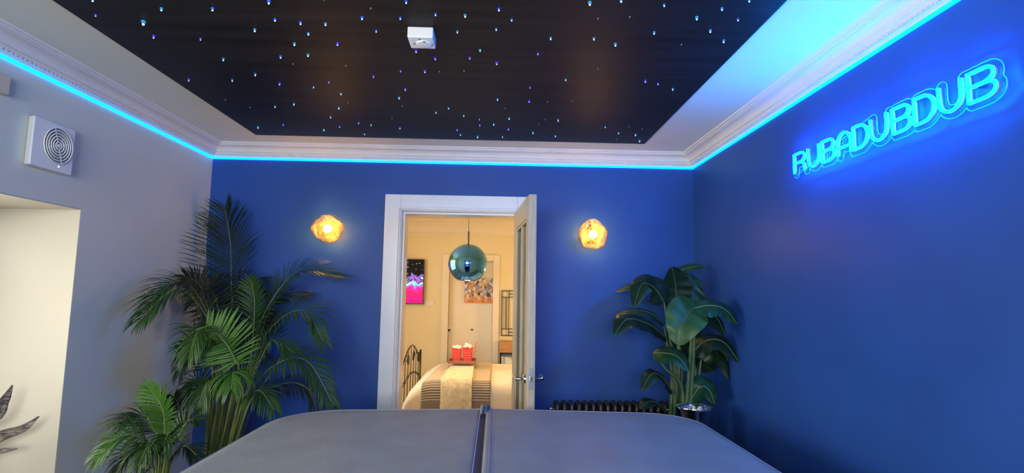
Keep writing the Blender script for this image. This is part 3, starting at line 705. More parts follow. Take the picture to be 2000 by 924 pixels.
# ------------------------------------------------------------------ champagne bucket on a stand
bc = at(1355, 795, 2.98)
ck = root('champagne_bucket_stand', 'shiny chrome bowl on a stand by the right corner of the tub cover', 'ice bucket', (bc.x, bc.y, 0))
zt = bc.z+0.004
G().lathe([(0.0, zt-0.185), (0.055, zt-0.18), (0.072, zt-0.12), (0.080, zt-0.06), (0.092, zt-0.015), (0.098, zt), (0.096, zt+0.002), (0.089, zt-0.014), (0.077, zt-0.06), (0.069, zt-0.12), (0.05, zt-0.17), (0, zt-0.172)], (bc.x, bc.y, 0), 40).build('bowl', MT['chrome'], ck, smooth=True)
G().lathe([(0.012, 0.02), (0.012, zt-0.184)], (bc.x, bc.y, 0), 14).build('stem', MT['chrome'], ck, smooth=True)
G().lathe([(0, 0.0), (0.085, 0.0), (0.085, 0.008), (0.03, 0.02), (0, 0.022)], (bc.x, bc.y, 0), 28).build('base', MT['chrome'], ck, smooth=True)


# ------------------------------------------------------------------ palms
def leaf_ribbon(g, base, direction, normal, L, wd, droop, segs=5, twist=0.0):
    d = direction.normalized(); side = d.cross(normal)
    side = side.normalized() if side.length > 1e-5 else d.orthogonal()
    n0 = len(g.v); p = Vector(base); vs = []
    for i in range(segs+1):
        t = i/segs; wv = wd*(0.35+1.5*t if t < 0.25 else 0.725+0.9*(t-0.25) if t < 0.45 else 0.905*(1-((t-0.45)/0.55)**1.6))
        nn = side.cross(d).normalized()
        vs += [p-side*wv*0.5+nn*wv*0.16, p.copy(), p+side*wv*0.5+nn*wv*0.16]
        d = (d+Vector((0, 0, -droop*(0.4+t)/segs))).normalized()
        p = p+d*(L/segs)
    fs = []
    for i in range(segs):
        a = i*3; fs += [(a, a+1, a+4, a+3), (a+1, a+2, a+5, a+4)]
    g.add(vs, fs)
XMIN = XL+0.008; YMAX = YB-0.008
def clampv(g):
    for v in g.v:
        if v.x < XMIN: v.x = XMIN+0.3*random.random()*0.004
        if v.y > YMAX: v.y = YMAX-0.3*random.random()*0.004
        if v.x > XR-0.008: v.x = XR-0.008
def frond(plant, ctrl, n, L, droop, m='frond', start=0.3, up=None, spread=62, wd=0.016, tip=38, lean=0.0, sides=(1, -1)):
    pts = bez(ctrl, 40); g = G()
    rr = [0.0052*(1-0.82*i/40)+0.0008 for i in range(41)]
    g.tube(pts, rr, 5); clampv(g)
    fr = g.build('frond', MT['rachis'], plant, smooth=True)
    lg = G()
    n = int(n*1.35)
    start = max(0.2, start-0.12)
    for i in range(n):
        s = start+(1-start)*(i+0.5)/n; k = s*40; a = int(min(k, 39)); p = pts[a].lerp(pts[a+1], k-a)
        T = (pts[a+1]-pts[a]).normalized(); N = (up if up is not None else Vector((0, 0, 1))); N = (N-T*N.dot(T))
        N = N.normalized() if N.length > 1e-4 else T.orthogonal().normalized()
        S_ = T.cross(N)
        u = (s-start)/(1-start); ln = 0.60*L*(0.55+1.1*u if u < 0.35 else 0.935+0.1*(u-0.35) if u < 0.6 else 0.96-1.35*(u-0.6))*random.uniform(0.88, 1.1)
        an = math.radians(spread+(tip-spread)*u+random.uniform(-6, 6))
        for sd_ in sides:
            d = T*math.cos(an)+S_*sd_*math.sin(an)+N*(0.28+lean)+Vector((random.uniform(-.05, .05), random.uniform(-.05, .05), random.uniform(-.05, .05)))
            leaf_ribbon(lg, p, d, N, ln, 0.68*wd*random.uniform(0.85, 1.1), droop*random.uniform(0.75, 1.25))
    clampv(lg)
    lo = lg.build('leaflets', MT[m], fr, smooth=False); lo['kind'] = 'stuff'
    return fr
def P3(l): return [at(x, y, Y) for x, y, Y in l]
def pot(plant, c, r, h):
    G().lathe([(0, 0.001), (r*0.78, 0.001), (r*0.82, 0.02), (r, h-0.02), (r*1.04, h), (r*0.96, h), (r*0.92, h-0.03)], (c[0], c[1], 0), 28).build('planter', MT['pot'], plant, smooth=True)
    G().lathe([(r*0.94, h-0.032), (0, h-0.025)], (c[0], c[1], 0), 20).build('soil', MT['soil'], plant)
pc = (-1.50, 3.12)
pa = root('areca_palm', 'tall areca palm in the left corner against the blue wall', 'plant', (pc[0], pc[1], 0))
pot(pa, pc, 0.17, 0.36)
B0 = (pc[0], pc[1], 0.34)
def base(dx=0, dy=0): return Vector((pc[0]+dx, pc[1]+dy, 0.34))
FW = Vector((0, -1, 0.15))                          # fronds showing their face to the room
U_ = Vector((0, -0.5, 1))
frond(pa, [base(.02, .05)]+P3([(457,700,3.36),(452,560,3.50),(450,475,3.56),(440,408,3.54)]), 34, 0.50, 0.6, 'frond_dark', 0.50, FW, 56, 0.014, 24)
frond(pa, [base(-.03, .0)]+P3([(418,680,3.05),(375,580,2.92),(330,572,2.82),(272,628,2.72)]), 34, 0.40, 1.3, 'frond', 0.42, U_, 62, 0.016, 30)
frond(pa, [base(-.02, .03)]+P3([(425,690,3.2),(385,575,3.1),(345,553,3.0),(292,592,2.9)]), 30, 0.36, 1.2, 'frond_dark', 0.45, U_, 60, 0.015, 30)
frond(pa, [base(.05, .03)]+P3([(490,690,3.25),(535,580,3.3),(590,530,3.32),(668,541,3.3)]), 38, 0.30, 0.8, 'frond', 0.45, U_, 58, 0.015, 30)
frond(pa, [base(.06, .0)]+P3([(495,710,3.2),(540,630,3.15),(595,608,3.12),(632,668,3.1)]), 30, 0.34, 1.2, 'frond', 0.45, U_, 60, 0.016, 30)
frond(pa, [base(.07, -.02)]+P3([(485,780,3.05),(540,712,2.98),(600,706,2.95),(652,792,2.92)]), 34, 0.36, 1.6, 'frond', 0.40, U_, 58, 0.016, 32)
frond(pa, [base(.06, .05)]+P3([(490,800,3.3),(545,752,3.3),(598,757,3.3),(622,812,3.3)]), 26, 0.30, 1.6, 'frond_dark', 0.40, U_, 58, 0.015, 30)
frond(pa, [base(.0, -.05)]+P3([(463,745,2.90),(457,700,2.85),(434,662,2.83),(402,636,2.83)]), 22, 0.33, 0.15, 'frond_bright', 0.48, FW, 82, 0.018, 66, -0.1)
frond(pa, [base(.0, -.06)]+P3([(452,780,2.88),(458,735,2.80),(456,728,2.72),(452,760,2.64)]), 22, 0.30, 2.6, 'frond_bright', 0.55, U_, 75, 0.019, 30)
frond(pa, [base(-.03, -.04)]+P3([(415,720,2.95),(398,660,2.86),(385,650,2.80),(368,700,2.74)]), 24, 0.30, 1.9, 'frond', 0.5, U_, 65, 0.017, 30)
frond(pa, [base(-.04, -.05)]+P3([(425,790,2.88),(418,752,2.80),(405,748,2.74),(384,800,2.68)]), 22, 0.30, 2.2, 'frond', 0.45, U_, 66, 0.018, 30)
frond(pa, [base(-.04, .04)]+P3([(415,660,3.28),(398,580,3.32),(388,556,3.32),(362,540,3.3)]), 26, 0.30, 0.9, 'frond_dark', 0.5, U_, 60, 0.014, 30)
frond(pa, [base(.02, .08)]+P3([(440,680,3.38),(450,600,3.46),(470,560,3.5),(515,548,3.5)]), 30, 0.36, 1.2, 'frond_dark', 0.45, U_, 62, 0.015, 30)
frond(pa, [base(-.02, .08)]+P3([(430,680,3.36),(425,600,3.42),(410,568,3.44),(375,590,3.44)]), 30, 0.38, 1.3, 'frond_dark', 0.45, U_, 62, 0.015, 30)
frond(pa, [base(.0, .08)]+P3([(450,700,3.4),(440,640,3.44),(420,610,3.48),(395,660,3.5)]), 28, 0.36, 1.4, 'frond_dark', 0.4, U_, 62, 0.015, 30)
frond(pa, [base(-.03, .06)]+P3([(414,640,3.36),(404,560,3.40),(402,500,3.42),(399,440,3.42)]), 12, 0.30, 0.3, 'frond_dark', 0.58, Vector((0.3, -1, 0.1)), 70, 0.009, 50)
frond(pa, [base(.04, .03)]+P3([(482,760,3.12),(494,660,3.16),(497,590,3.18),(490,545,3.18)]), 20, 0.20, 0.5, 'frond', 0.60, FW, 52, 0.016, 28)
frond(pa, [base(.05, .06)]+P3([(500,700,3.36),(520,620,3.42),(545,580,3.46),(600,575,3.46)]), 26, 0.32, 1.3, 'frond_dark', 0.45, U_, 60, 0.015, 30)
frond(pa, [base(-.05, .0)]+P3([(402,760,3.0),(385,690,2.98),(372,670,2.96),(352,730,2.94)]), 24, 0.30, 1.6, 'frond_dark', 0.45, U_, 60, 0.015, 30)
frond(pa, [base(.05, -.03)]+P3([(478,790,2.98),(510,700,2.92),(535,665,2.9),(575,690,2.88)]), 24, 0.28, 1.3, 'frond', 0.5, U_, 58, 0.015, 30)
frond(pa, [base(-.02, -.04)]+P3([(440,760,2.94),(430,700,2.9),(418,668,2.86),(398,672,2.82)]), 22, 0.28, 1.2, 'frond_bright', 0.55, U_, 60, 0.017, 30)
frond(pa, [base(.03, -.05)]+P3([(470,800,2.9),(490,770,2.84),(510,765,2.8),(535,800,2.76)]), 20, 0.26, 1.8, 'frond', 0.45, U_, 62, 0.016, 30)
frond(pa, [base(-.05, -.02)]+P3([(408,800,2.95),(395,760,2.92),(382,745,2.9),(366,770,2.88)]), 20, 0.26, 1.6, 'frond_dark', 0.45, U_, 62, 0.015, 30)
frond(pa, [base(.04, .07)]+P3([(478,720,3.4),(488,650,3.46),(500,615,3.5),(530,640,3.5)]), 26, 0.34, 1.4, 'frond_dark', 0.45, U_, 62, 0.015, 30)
frond(pa, [base(.02, .09)]+P3([(458,740,3.42),(470,690,3.46),(485,660,3.5),(520,700,3.52)]), 24, 0.34, 1.5, 'frond_dark', 0.4, U_, 62, 0.015, 30)
for i, (x0_, x1_) in enumerate(((428, 420), (436, 430), (445, 440), (452, 452), (458, 462), (466, 474), (474, 486), (440, 432))):
    g = G(); top = at(x1_, 770-8*(i % 3), 2.98+0.05*(i % 4))
    g.tube(bez([base(-0.06+0.017*i, -0.04+0.02*(i % 4)), base(-0.06+0.017*i, -0.04+0.02*(i % 4)).lerp(top, 0.5)+Vector((0, -0.01, 0)), top], 8), [0.011, 0.0105, 0.010, 0.0095, 0.009, 0.008, 0.007, 0.0065, 0.006], 7)
    g.build('cane', MT['cane'], pa, smooth=True)
for x0_, y0_, x1_, y1_, Y_ in ((470, 800, 520, 655, 3.1), (478, 790, 508, 640, 3.2), (440, 780, 428, 650, 3.1), (448, 790, 446, 660, 3.25), (430, 780, 402, 640, 3.05), (482, 800, 548, 700, 3.0), (462, 790, 482, 650, 3.3), (424, 790, 408, 690, 3.0)):
    pts = bez([base(0.001*(x0_-450), 0.0), at(x0_, y0_, Y_-0.1), at((x0_+x1_)/2, (y0_+y1_)/2, Y_-0.06), at(x1_, y1_, Y_)], 12)
    g = G(); g.tube(pts, [0.0062*(1-0.6*i/12) for i in range(13)], 6); g.build('leaf_stalk', MT['rachis'], pa, smooth=True)
# small palm in front of it
sc_ = (-1.56, 2.66)
ps = root('areca_palm', 'small areca palm at the lower left, in front of the tall palm', 'plant', (sc_[0], sc_[1], 0))
pot(ps, sc_, 0.13, 0.28)
def sb(dx=0, dy=0): return Vector((sc_[0]+dx, sc_[1]+dy, 0.26))
frond(ps, [sb()]+P3([(318,890,2.56),(322,830,2.52),(314,790,2.50),(290,757,2.50)]), 26, 0.20, 0.6, 'frond_bright', 0.50, FW, 60, 0.015, 22)
frond(ps, [sb(-.02, -.03)]+P3([(312,905,2.52),(288,868,2.44),(248,850,2.38),(190,892,2.33)]), 26, 0.30, 1.7, 'frond_bright', 0.45, U_, 60, 0.016, 30)
frond(ps, [sb(.03, 0)]+P3([(330,890,2.62),(350,850,2.64),(368,822,2.64),(385,822,2.64)]), 22, 0.18, 0.9, 'frond', 0.5, U_, 62, 0.014, 30)
frond(ps, [sb(-.03, .03)]+P3([(312,880,2.66),(298,835,2.68),(280,812,2.70),(240,835,2.70)]), 22, 0.32, 0.9, 'frond_dark', 0.5, U_, 58, 0.012, 30)
frond(ps, [sb(-.02, -.05)]+P3([(300,925,2.46),(275,890,2.40),(255,885,2.36),(225,930,2.32)]), 22, 0.26, 1.9, 'frond_dark', 0.4, U_, 62, 0.015, 30)
frond(ps, [sb(.02, -.03)]+P3([(328,915,2.54),(345,885,2.52),(362,872,2.50),(385,890,2.50)]), 22, 0.20, 1.4, 'frond_dark', 0.45, U_, 62, 0.014, 30)
frond(ps, [sb(.01, -.05)]+P3([(322,910,2.48),(330,868,2.42),(328,850,2.38),(318,872,2.34)]), 20, 0.20, 1.8, 'frond', 0.5, U_, 66, 0.015, 30)
frond(ps, [sb(.02, .04)]+P3([(335,880,2.74),(345,830,2.78),(350,800,2.80),(340,775,2.80)]), 18, 0.18, 0.9, 'frond_dark', 0.5, U_, 62, 0.013, 30)
frond(ps, [sb(.0, -.04)]+P3([(306,915,2.44),(300,880,2.38),(290,870,2.33),(270,910,2.28)]), 20, 0.22, 2.0, 'frond', 0.45, U_, 66, 0.015, 30)
for i, x_ in enumerate((306, 314, 322, 330)):
    G().tube(bez([sb(-0.03+0.02*i, 0), at(x_, 915, 2.56)], 4), [0.007, 0.0065, 0.006, 0.0055, 0.005], 6).build('cane', MT['cane'], ps, smooth=True)

# ------------------------------------------------------------------ bird of paradise plant
bpc = (1.06, 3.24)
bp_ = root('bird_of_paradise_plant', 'large leaved bird of paradise plant in the right corner beside the radiator', 'plant', (bpc[0], bpc[1], 0))
pot(bp_, bpc, 0.15, 0.36)
def blade(ctrl, half_w, normal, m='big_leaf', fold=0.25, curl=0.0, stalk=None):
    pts = bez(ctrl, 22); g = G(); n = 22; mcols = 8
    N0 = Vector(normal).normalized(); rows = []
    for i, p in enumerate(pts):
        t = i/n; T = (pts[min(i+1, n)]-pts[max(i-1, 0)]).normalized()
        N = N0-T*N0.dot(T); N = N.normalized() if N.length > 1e-4 else T.orthogonal().normalized()
        S_ = T.cross(N)
        wv = half_w*(math.sin(math.pi*min(1, (t*0.97+0.03))**0.72)**0.62)
        row = []
        for k in range(-mcols//2, mcols//2+1):
            s = k/(mcols/2); off = abs(s)*fold-curl*s*s
            rip = 0.05*math.sin(t*26+2*s)*abs(s)
            row.append(p+S_*(wv*s*math.sqrt(max(0.05, 1-(off*0.6)**2)))+N*(wv*(off+rip)))
        rows.append(row)
    g.sweep(rows); clampv(g)
    lf = g.build('leaf', MT[m], bp_, smooth=True)
    mg = G(); mg.tube([q+N0*0.0015 for q in pts], [0.0045*(1-0.8*i/n)+0.0006 for i in range(n+1)], 5); clampv(mg)
    mg.build('midrib', MT['stalk'], lf, smooth=True)
    if stalk:
        sg_ = G(); sp_ = bez([Vector((bpc[0]+stalk[0], bpc[1]+stalk[1], 0.34))]+P3(stalk[2])+[pts[0]], 18)
        sg_.tube(sp_, [0.013*(1-0.6*i/18) for i in range(19)], 7); clampv(sg_); sg_.build('stalk', MT['stalk'], bp_, smooth=True)
    return lf
F_ = (0, -1, 0.2)
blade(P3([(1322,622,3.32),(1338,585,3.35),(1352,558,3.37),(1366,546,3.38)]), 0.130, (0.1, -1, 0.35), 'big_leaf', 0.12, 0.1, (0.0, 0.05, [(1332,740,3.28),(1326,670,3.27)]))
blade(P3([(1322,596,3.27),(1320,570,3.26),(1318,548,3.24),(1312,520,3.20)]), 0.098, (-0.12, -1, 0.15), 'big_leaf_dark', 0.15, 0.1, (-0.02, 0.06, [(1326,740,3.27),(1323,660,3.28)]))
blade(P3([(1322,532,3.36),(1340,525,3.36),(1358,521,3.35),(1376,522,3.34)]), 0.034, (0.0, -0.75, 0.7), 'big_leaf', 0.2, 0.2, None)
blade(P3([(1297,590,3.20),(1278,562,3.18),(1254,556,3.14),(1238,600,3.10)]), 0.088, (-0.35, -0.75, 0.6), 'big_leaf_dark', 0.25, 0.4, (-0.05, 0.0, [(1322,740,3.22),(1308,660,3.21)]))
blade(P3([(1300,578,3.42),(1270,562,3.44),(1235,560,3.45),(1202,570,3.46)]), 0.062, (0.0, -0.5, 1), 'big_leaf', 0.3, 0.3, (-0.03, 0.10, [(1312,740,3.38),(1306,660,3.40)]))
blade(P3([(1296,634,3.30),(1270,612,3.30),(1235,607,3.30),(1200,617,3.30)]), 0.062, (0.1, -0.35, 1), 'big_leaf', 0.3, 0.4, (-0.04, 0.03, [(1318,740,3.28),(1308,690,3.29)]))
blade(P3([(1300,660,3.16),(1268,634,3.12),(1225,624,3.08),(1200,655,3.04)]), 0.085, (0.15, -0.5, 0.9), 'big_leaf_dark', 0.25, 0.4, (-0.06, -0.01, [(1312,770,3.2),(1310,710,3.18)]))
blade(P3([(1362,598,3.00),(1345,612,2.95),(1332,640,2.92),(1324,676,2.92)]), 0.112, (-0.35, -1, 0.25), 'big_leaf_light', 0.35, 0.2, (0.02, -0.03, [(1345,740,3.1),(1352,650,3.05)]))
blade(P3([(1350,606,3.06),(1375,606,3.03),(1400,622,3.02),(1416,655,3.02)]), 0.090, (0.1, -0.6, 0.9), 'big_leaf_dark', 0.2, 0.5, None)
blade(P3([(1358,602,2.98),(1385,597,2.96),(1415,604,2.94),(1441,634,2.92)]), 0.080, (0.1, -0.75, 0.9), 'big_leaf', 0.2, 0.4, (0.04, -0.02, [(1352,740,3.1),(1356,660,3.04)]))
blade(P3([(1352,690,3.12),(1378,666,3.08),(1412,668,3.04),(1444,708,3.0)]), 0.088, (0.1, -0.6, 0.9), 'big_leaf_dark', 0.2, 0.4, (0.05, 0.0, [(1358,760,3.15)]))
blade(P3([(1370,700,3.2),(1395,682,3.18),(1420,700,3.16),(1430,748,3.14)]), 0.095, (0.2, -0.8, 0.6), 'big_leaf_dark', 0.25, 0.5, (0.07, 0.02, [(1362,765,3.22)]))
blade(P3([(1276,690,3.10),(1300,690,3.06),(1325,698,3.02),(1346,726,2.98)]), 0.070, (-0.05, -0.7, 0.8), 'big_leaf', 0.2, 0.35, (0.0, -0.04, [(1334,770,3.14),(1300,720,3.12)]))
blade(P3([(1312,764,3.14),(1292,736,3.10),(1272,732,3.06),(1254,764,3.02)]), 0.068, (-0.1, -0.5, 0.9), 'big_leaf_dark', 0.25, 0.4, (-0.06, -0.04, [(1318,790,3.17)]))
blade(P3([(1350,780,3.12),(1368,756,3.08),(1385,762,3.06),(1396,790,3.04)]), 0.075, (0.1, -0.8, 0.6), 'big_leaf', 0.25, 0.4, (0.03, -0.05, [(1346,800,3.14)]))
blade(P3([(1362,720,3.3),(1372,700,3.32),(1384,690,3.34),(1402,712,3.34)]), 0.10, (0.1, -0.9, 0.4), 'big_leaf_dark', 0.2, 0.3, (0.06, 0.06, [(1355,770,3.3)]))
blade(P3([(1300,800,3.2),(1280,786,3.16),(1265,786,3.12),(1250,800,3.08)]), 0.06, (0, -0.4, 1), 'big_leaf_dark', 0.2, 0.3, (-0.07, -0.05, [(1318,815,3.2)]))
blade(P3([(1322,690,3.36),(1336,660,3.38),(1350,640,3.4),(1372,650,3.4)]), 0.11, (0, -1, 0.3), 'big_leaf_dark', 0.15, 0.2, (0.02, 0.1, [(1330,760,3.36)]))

# ------------------------------------------------------------------ dried leaf ornament on the window sill
dv = root('dried_leaf_ornament', 'twisted grey brown dried leaves poking in from the left in the cream recess', 'ornament', (-2.29, 2.36, RZ0))
G().lathe([(0.0, 0.001), (0.045, 0.001), (0.06, 0.04), (0.05, 0.10), (0.025, 0.14), (0.03, 0.16), (0.026, 0.16), (0.02, 0.14)], (-2.29, 2.36, RZ0), 20).build('vase', MT['vase'], dv, smooth=True)
def ribbon(ctrl, wd, tw0, tw1):
    pts = bez(ctrl, 24); rows = []
    for i, p in enumerate(pts):
        t = i/24; T = (pts[min(i+1, 24)]-pts[max(i-1, 0)]).normalized()
        a = Vector((0, -0.6, 1)); a = (a-T*a.dot(T)).normalized(); b = T.cross(a); an = tw0+(tw1-tw0)*t
        s = a*math.cos(an)+b*math.sin(an); nn = T.cross(s)
        wv = wd*(0.4+0.6*math.sin(math.pi*min(0.97, 0.15+0.85*t)))*(1 if t < 0.8 else 1-0.75*((t-0.8)/0.2)**1.5)
        ring = []
        for k in range(7):
            q = (k/6-0.5)*2; ring.append(p+s*wv*q*0.5+nn*(wv*0.22*q*q+0.0018))
        for k in range(6, -1, -1):
            q = (k/6-0.5)*2; ring.append(p+s*wv*q*0.5+nn*(wv*0.22*q*q-0.0018))
        rows.append(ring)
    g = G(); g.sweep(rows, closed=True, cap=True); g.build('dried_leaf', MT['drift'], dv, smooth=True)
vb = Vector((-2.29, 2.36, RZ0+0.15))
ribbon([vb, (-2.26, 2.38, 0.82)]+P3([(-18,815,2.42),(4,782,2.43),(24,752,2.45)]), 0.060, 0.5, 0.1)
ribbon([vb, (-2.24, 2.38, 0.74)]+P3([(-20,858,2.42),(10,845,2.43),(45,834,2.45),(76,813,2.47)]), 0.055, -0.1, 0.15)
ribbon([vb, (-2.22, 2.38, 0.70)]+P3([(-20,880,2.42),(5,878,2.43),(34,876,2.45)]), 0.036, 0.0, 0.2)

# ------------------------------------------------------------------ the bedroom beyond the doorway
BX0, BX1, BY0, BY1 = -2.1, 2.3, YB+0.28, 7.30
HX0, HX1, HZ = -0.625, -0.035, 1.885
struct(G().box(BX0-0.1, BX1+0.1, YB, BY1+1.0, -0.06, -0.001), 'floor', MT['carpet'])
struct(G().box(BX0-0.1, BX1+0.1, YB+0.28, BY1+1.0, ZC, ZC+0.08), 'ceiling', MT['cream'])
struct(G().box(BX0-0.1, BX0, BY0, BY1, 0, ZC), 'wall_bedroom_left', MT['cream'])
struct(G().box(BX1, BX1+0.1, BY0, BY1, 0, ZC), 'wall_bedroom_right', MT['cream'])
g = G().box(BX0, HX0, BY1, BY1+0.12, 0, ZC).box(HX1, BX1, BY1, BY1+0.12, 0, ZC).box(HX0, HX1, BY1, BY1+0.12, HZ, ZC)
struct(g, 'wall_bedroom_far', MT['cream'])
g = G().box(BX0, OX0-0.02, BY0, BY0+0.012, 0, ZC).box(OX1+0.02, BX1, BY0, BY0+0.012, 0, ZC).box(OX0-0.02, OX1+0.02, BY0, BY0+0.012, OZ+0.02, ZC)
struct(g, 'wall_bedroom_near', MT['cream'])
struct(G().box(HX0-0.3, HX1+0.9, BY1+0.50, BY1+0.60, 0, ZC), 'wall_hall', MT['cream'])
# cornice of the bedroom's far wall
pf = [(0, -.20), (.012, -.20), (.012, -.185), (.03, -.17), (.06, -.10), (.11, -.045), (.14, -.03), (.14, -.015), (.16, -.012), (.16, 0)]
struct(G().sweep([[(BX0, BY1-d, ZC+z) for d, z in pf], [(BX1, BY1-d, ZC+z) for d, z in pf]]), 'trim_8', MT['cream_trim'])
cw2 = 0.085
g = G().box(HX0-cw2, HX0, BY1-0.02, BY1, 0, HZ+cw2).box(HX1, HX1+cw2, BY1-0.02, BY1, 0, HZ+cw2).box(HX0, HX1, BY1-0.02, BY1, HZ, HZ+cw2)
struct(g, 'trim_9', MT['cream_trim'], bevel=0.004)
d2 = root('door_2', 'flush cream door with small black knobs in the far bedroom doorway', None, ((HX0+HX1)/2, BY1+0.1, 0), kind='structure')
G().box(HX0+0.004, HX1-0.004, BY1+0.085, BY1+0.12, 0.005, HZ-0.004).build('door_panel', MT['cream_trim'], d2, bevel=0.002)
kp = at(877, 644, BY1+0.08); k2 = at(922, 644, BY1+0.08)
rs_ = G().box(kp.x-0.045, kp.x+0.018, BY1+0.079, BY1+0.085, kp.z-0.03, kp.z+0.035).build('lock_plate', MT['white_card'], d2)
G().lathe([(0, -0.035), (0.014, -0.032), (0.016, -0.02), (0.008, -0.012), (0.008, 0)], (kp.x+0.003, BY1+0.08, kp.z-0.005), 12, 'y').build('knob', MT['black_iron'], d2, smooth=True)
G().lathe([(0, -0.02), (0.012, -0.018), (0.012, -0.012), (0.006, 0)], (k2.x, BY1+0.085, k2.z), 10, 'y').build('knob', MT['black_iron'], d2, smooth=True)
# painting hung on that door
pa0, pa1 = at(908, 543, BY1+0.06), at(964.5, 592.5, BY1+0.06)
pt = root('framed_painting', 'abstract painting of grey, cream and orange shapes behind the pendant lamp', 'painting', ((pa0.x+pa1.x)/2, BY1+0.085, pa1.z))
G().box(pa0.x, pa1.x, BY1+0.062, BY1+0.0845, pa1.z, pa0.z).build('stretcher', MT['wood'], pt)
g = G(); g.add([(pa0.x, BY1+0.0612, pa1.z), (pa1.x, BY1+0.0612, pa1.z), (pa1.x, BY1+0.0612, pa0.z), (pa0.x, BY1+0.0612, pa0.z)], [(0, 1, 2, 3)]); g.uv = [(0, 0), (1, 0), (1, 1), (0, 1)]
g.build('canvas', MT['art'], pt)
# television
t0, t1 = at(829, 507, 7.22), at(829, 594, 7.22)
tv = root('television', 'wall television showing a pink and blue starry picture at the left of the doorway', 'television', (t0.x-0.5, 7.25, t1.z))
tx0, tx1, tz0, tz1 = t0.x-0.92, t0.x, t1.z, t0.z+0.005
G().box(tx0, tx1, 7.225, 7.26, tz0, tz1).build('casing', MT['dark'], tv, bevel=0.004)
g = G(); g.add([(tx0+0.01, 7.2235, tz0+0.012), (tx1-0.008, 7.2235, tz0+0.012), (tx1-0.008, 7.2235, tz1-0.01), (tx0+0.01, 7.2235, tz1-0.01)], [(0, 1, 2, 3)]); g.uv = [(0, 0), (1.6, 0), (1.6, 1), (0, 1)]
g.build('screen', MT['tv'], tv)
G().box((tx0+tx1)/2-0.1, (tx0+tx1)/2+0.1, 7.255, 7.2995, tz0+0.15, tz1-0.15).build('wall_bracket', MT['dark'], tv)
# light switch
sp0 = at(838, 592, 7.29)
sw = root('light_switch', 'cream light switch plate on the bedroom wall below the television', 'switch', (sp0.x, 7.30, sp0.z))
G().box(sp0.x-0.07, sp0.x+0.07, 7.290, 7.2995, sp0.z-0.043, sp0.z+0.043).build('plate', MT['cream_trim'], sw, bevel=0.003)
for dx in (-0.03, 0.03): G().box(sp0.x+dx-0.012, sp0.x+dx+0.012, 7.286, 7.2905, sp0.z-0.018, sp0.z+0.018).build('rocker', MT['white_card'], sw, bevel=0.002)
# pendant globe
pcen = at(914, 515, 5.15); pr_ = 38.2/FPX*5.15
pd = root('pendant_lamp', 'mirrored chrome globe pendant lamp, tinted for blue room light, hanging in the doorway view', 'pendant lamp', (pcen.x, pcen.y, ZC))
n_ = 30; prf = []
for i in range(n_+1):
    th = math.radians(3+(180-3-30)*i/n_); prf.append((pr_*math.sin(th), pr_*math.cos(th)))
prf += [(r_*0.985, z_+0.001) for r_, z_ in reversed(prf)]
G().lathe(prf, pcen, 56).build('globe_shade', MT['globe'], pd, smooth=True)
ztop_ = pcen.z+pr_
G().tube([(pcen.x, pcen.y, ztop_-0.01), (pcen.x, pcen.y, at(914, 452, 5.15).z)], 0.0075, 10).build('rod', MT['iron'], pd)
G().tube([(pcen.x, pcen.y, at(914, 453, 5.15).z), (pcen.x, pcen.y, ZC-0.01)], 0.0022, 6).build('cord', MT['dark'], pd)
G().lathe([(0.0, -0.03), (0.045, -0.028), (0.05, -0.0005)], (pcen.x, pcen.y, ZC), 20).build('ceiling_rose', MT['steel'], pd, smooth=True)
G().lathe([(0, -0.035), (0.02, -0.03), (0.03, 0), (0.02, 0.03), (0.012, 0.06), (0, 0.06)], (pcen.x, pcen.y, pcen.z-0.03), 14).build('bulb', MT['bulb'], pd, smooth=True)
G().tube([(pcen.x, pcen.y, pcen.z+0.02), (pcen.x, pcen.y, ztop_-0.004)], 0.018, 10).build('lamp_holder', MT['dark'], pd)
lp_ = point('pendant_light', (0, 0, 0), 24, (1.0, 0.64, 0.27), 0.03); lp_.parent = pd; lp_.location = Vector((pcen.x, pcen.y, pcen.z-0.10))-ORG[pd.name]

# the bed
bx0, bx1, by0, by1, bt = -0.80, 1.25, 4.98, 6.36, 0.60
bd = root('bed', 'metal framed double bed with a curled wrought iron footboard', 'bed', ((bx0+bx1)/2, (by0+by1)/2, 0))
G().box(bx0+0.03, bx1, by0+0.03, by1-0.03, 0.32, bt-0.02).build('mattress', MT['white_card'], bd, bevel=0.05, seg=4)
g = G().box(bx0+0.02, bx1, by0+0.01, by0+0.04, 0.26, 0.32).box(bx0+0.02, bx1, by1-0.04, by1-0.01, 0.26, 0.32).box(bx0+0.02, bx0+0.05, by0+0.01, by1-0.01, 0.26, 0.32)
g.build('bed_frame', MT['black_iron'], bd)
fx = bx0-0.05
for yy in (by0-0.04, by1+0.02):
    G().tube([(fx, yy, 0), (fx, yy, 0.80)], 0.012, 8).build('leg', MT['iron'], bd, smooth=True)
for yy in (by0+0.05, by1-0.05):
    G().tube([(bx1-0.03, yy, 0), (bx1-0.03, yy, 0.32)], 0.012, 8).build('leg', MT['iron'], bd, smooth=True)
ym = (by0+by1)/2; hw = (by1-by0)/2+0.03
arch = [(fx, ym-hw+2*hw*i/24, 0.64+0.27*math.sin(math.pi*i/24)) for i in range(25)]
G().tube(arch, 0.008, 8).build('top_rail', MT['iron'], bd, smooth=True)
low = [(fx, ym-hw+2*hw*i/24, 0.50+0.13*math.sin(math.pi*i/24)) for i in range(25)]
G().tube(low, 0.007, 8).build('lower_rail', MT['iron'], bd, smooth=True)
for i in range(3, 22, 3):
    a0, a1 = Vector(low[i]), Vector(arch[i])
    G().tube([(fx, a0.y, 0.30), a0, a1], 0.0042, 6).build('spindle', MT['iron'], bd, smooth=True)
    G().lathe([(0, -0.014), (0.014, -0.006), (0.014, 0.006), (0, 0.014)], a0, 10).build('collar', MT['black_iron'], bd, smooth=True)
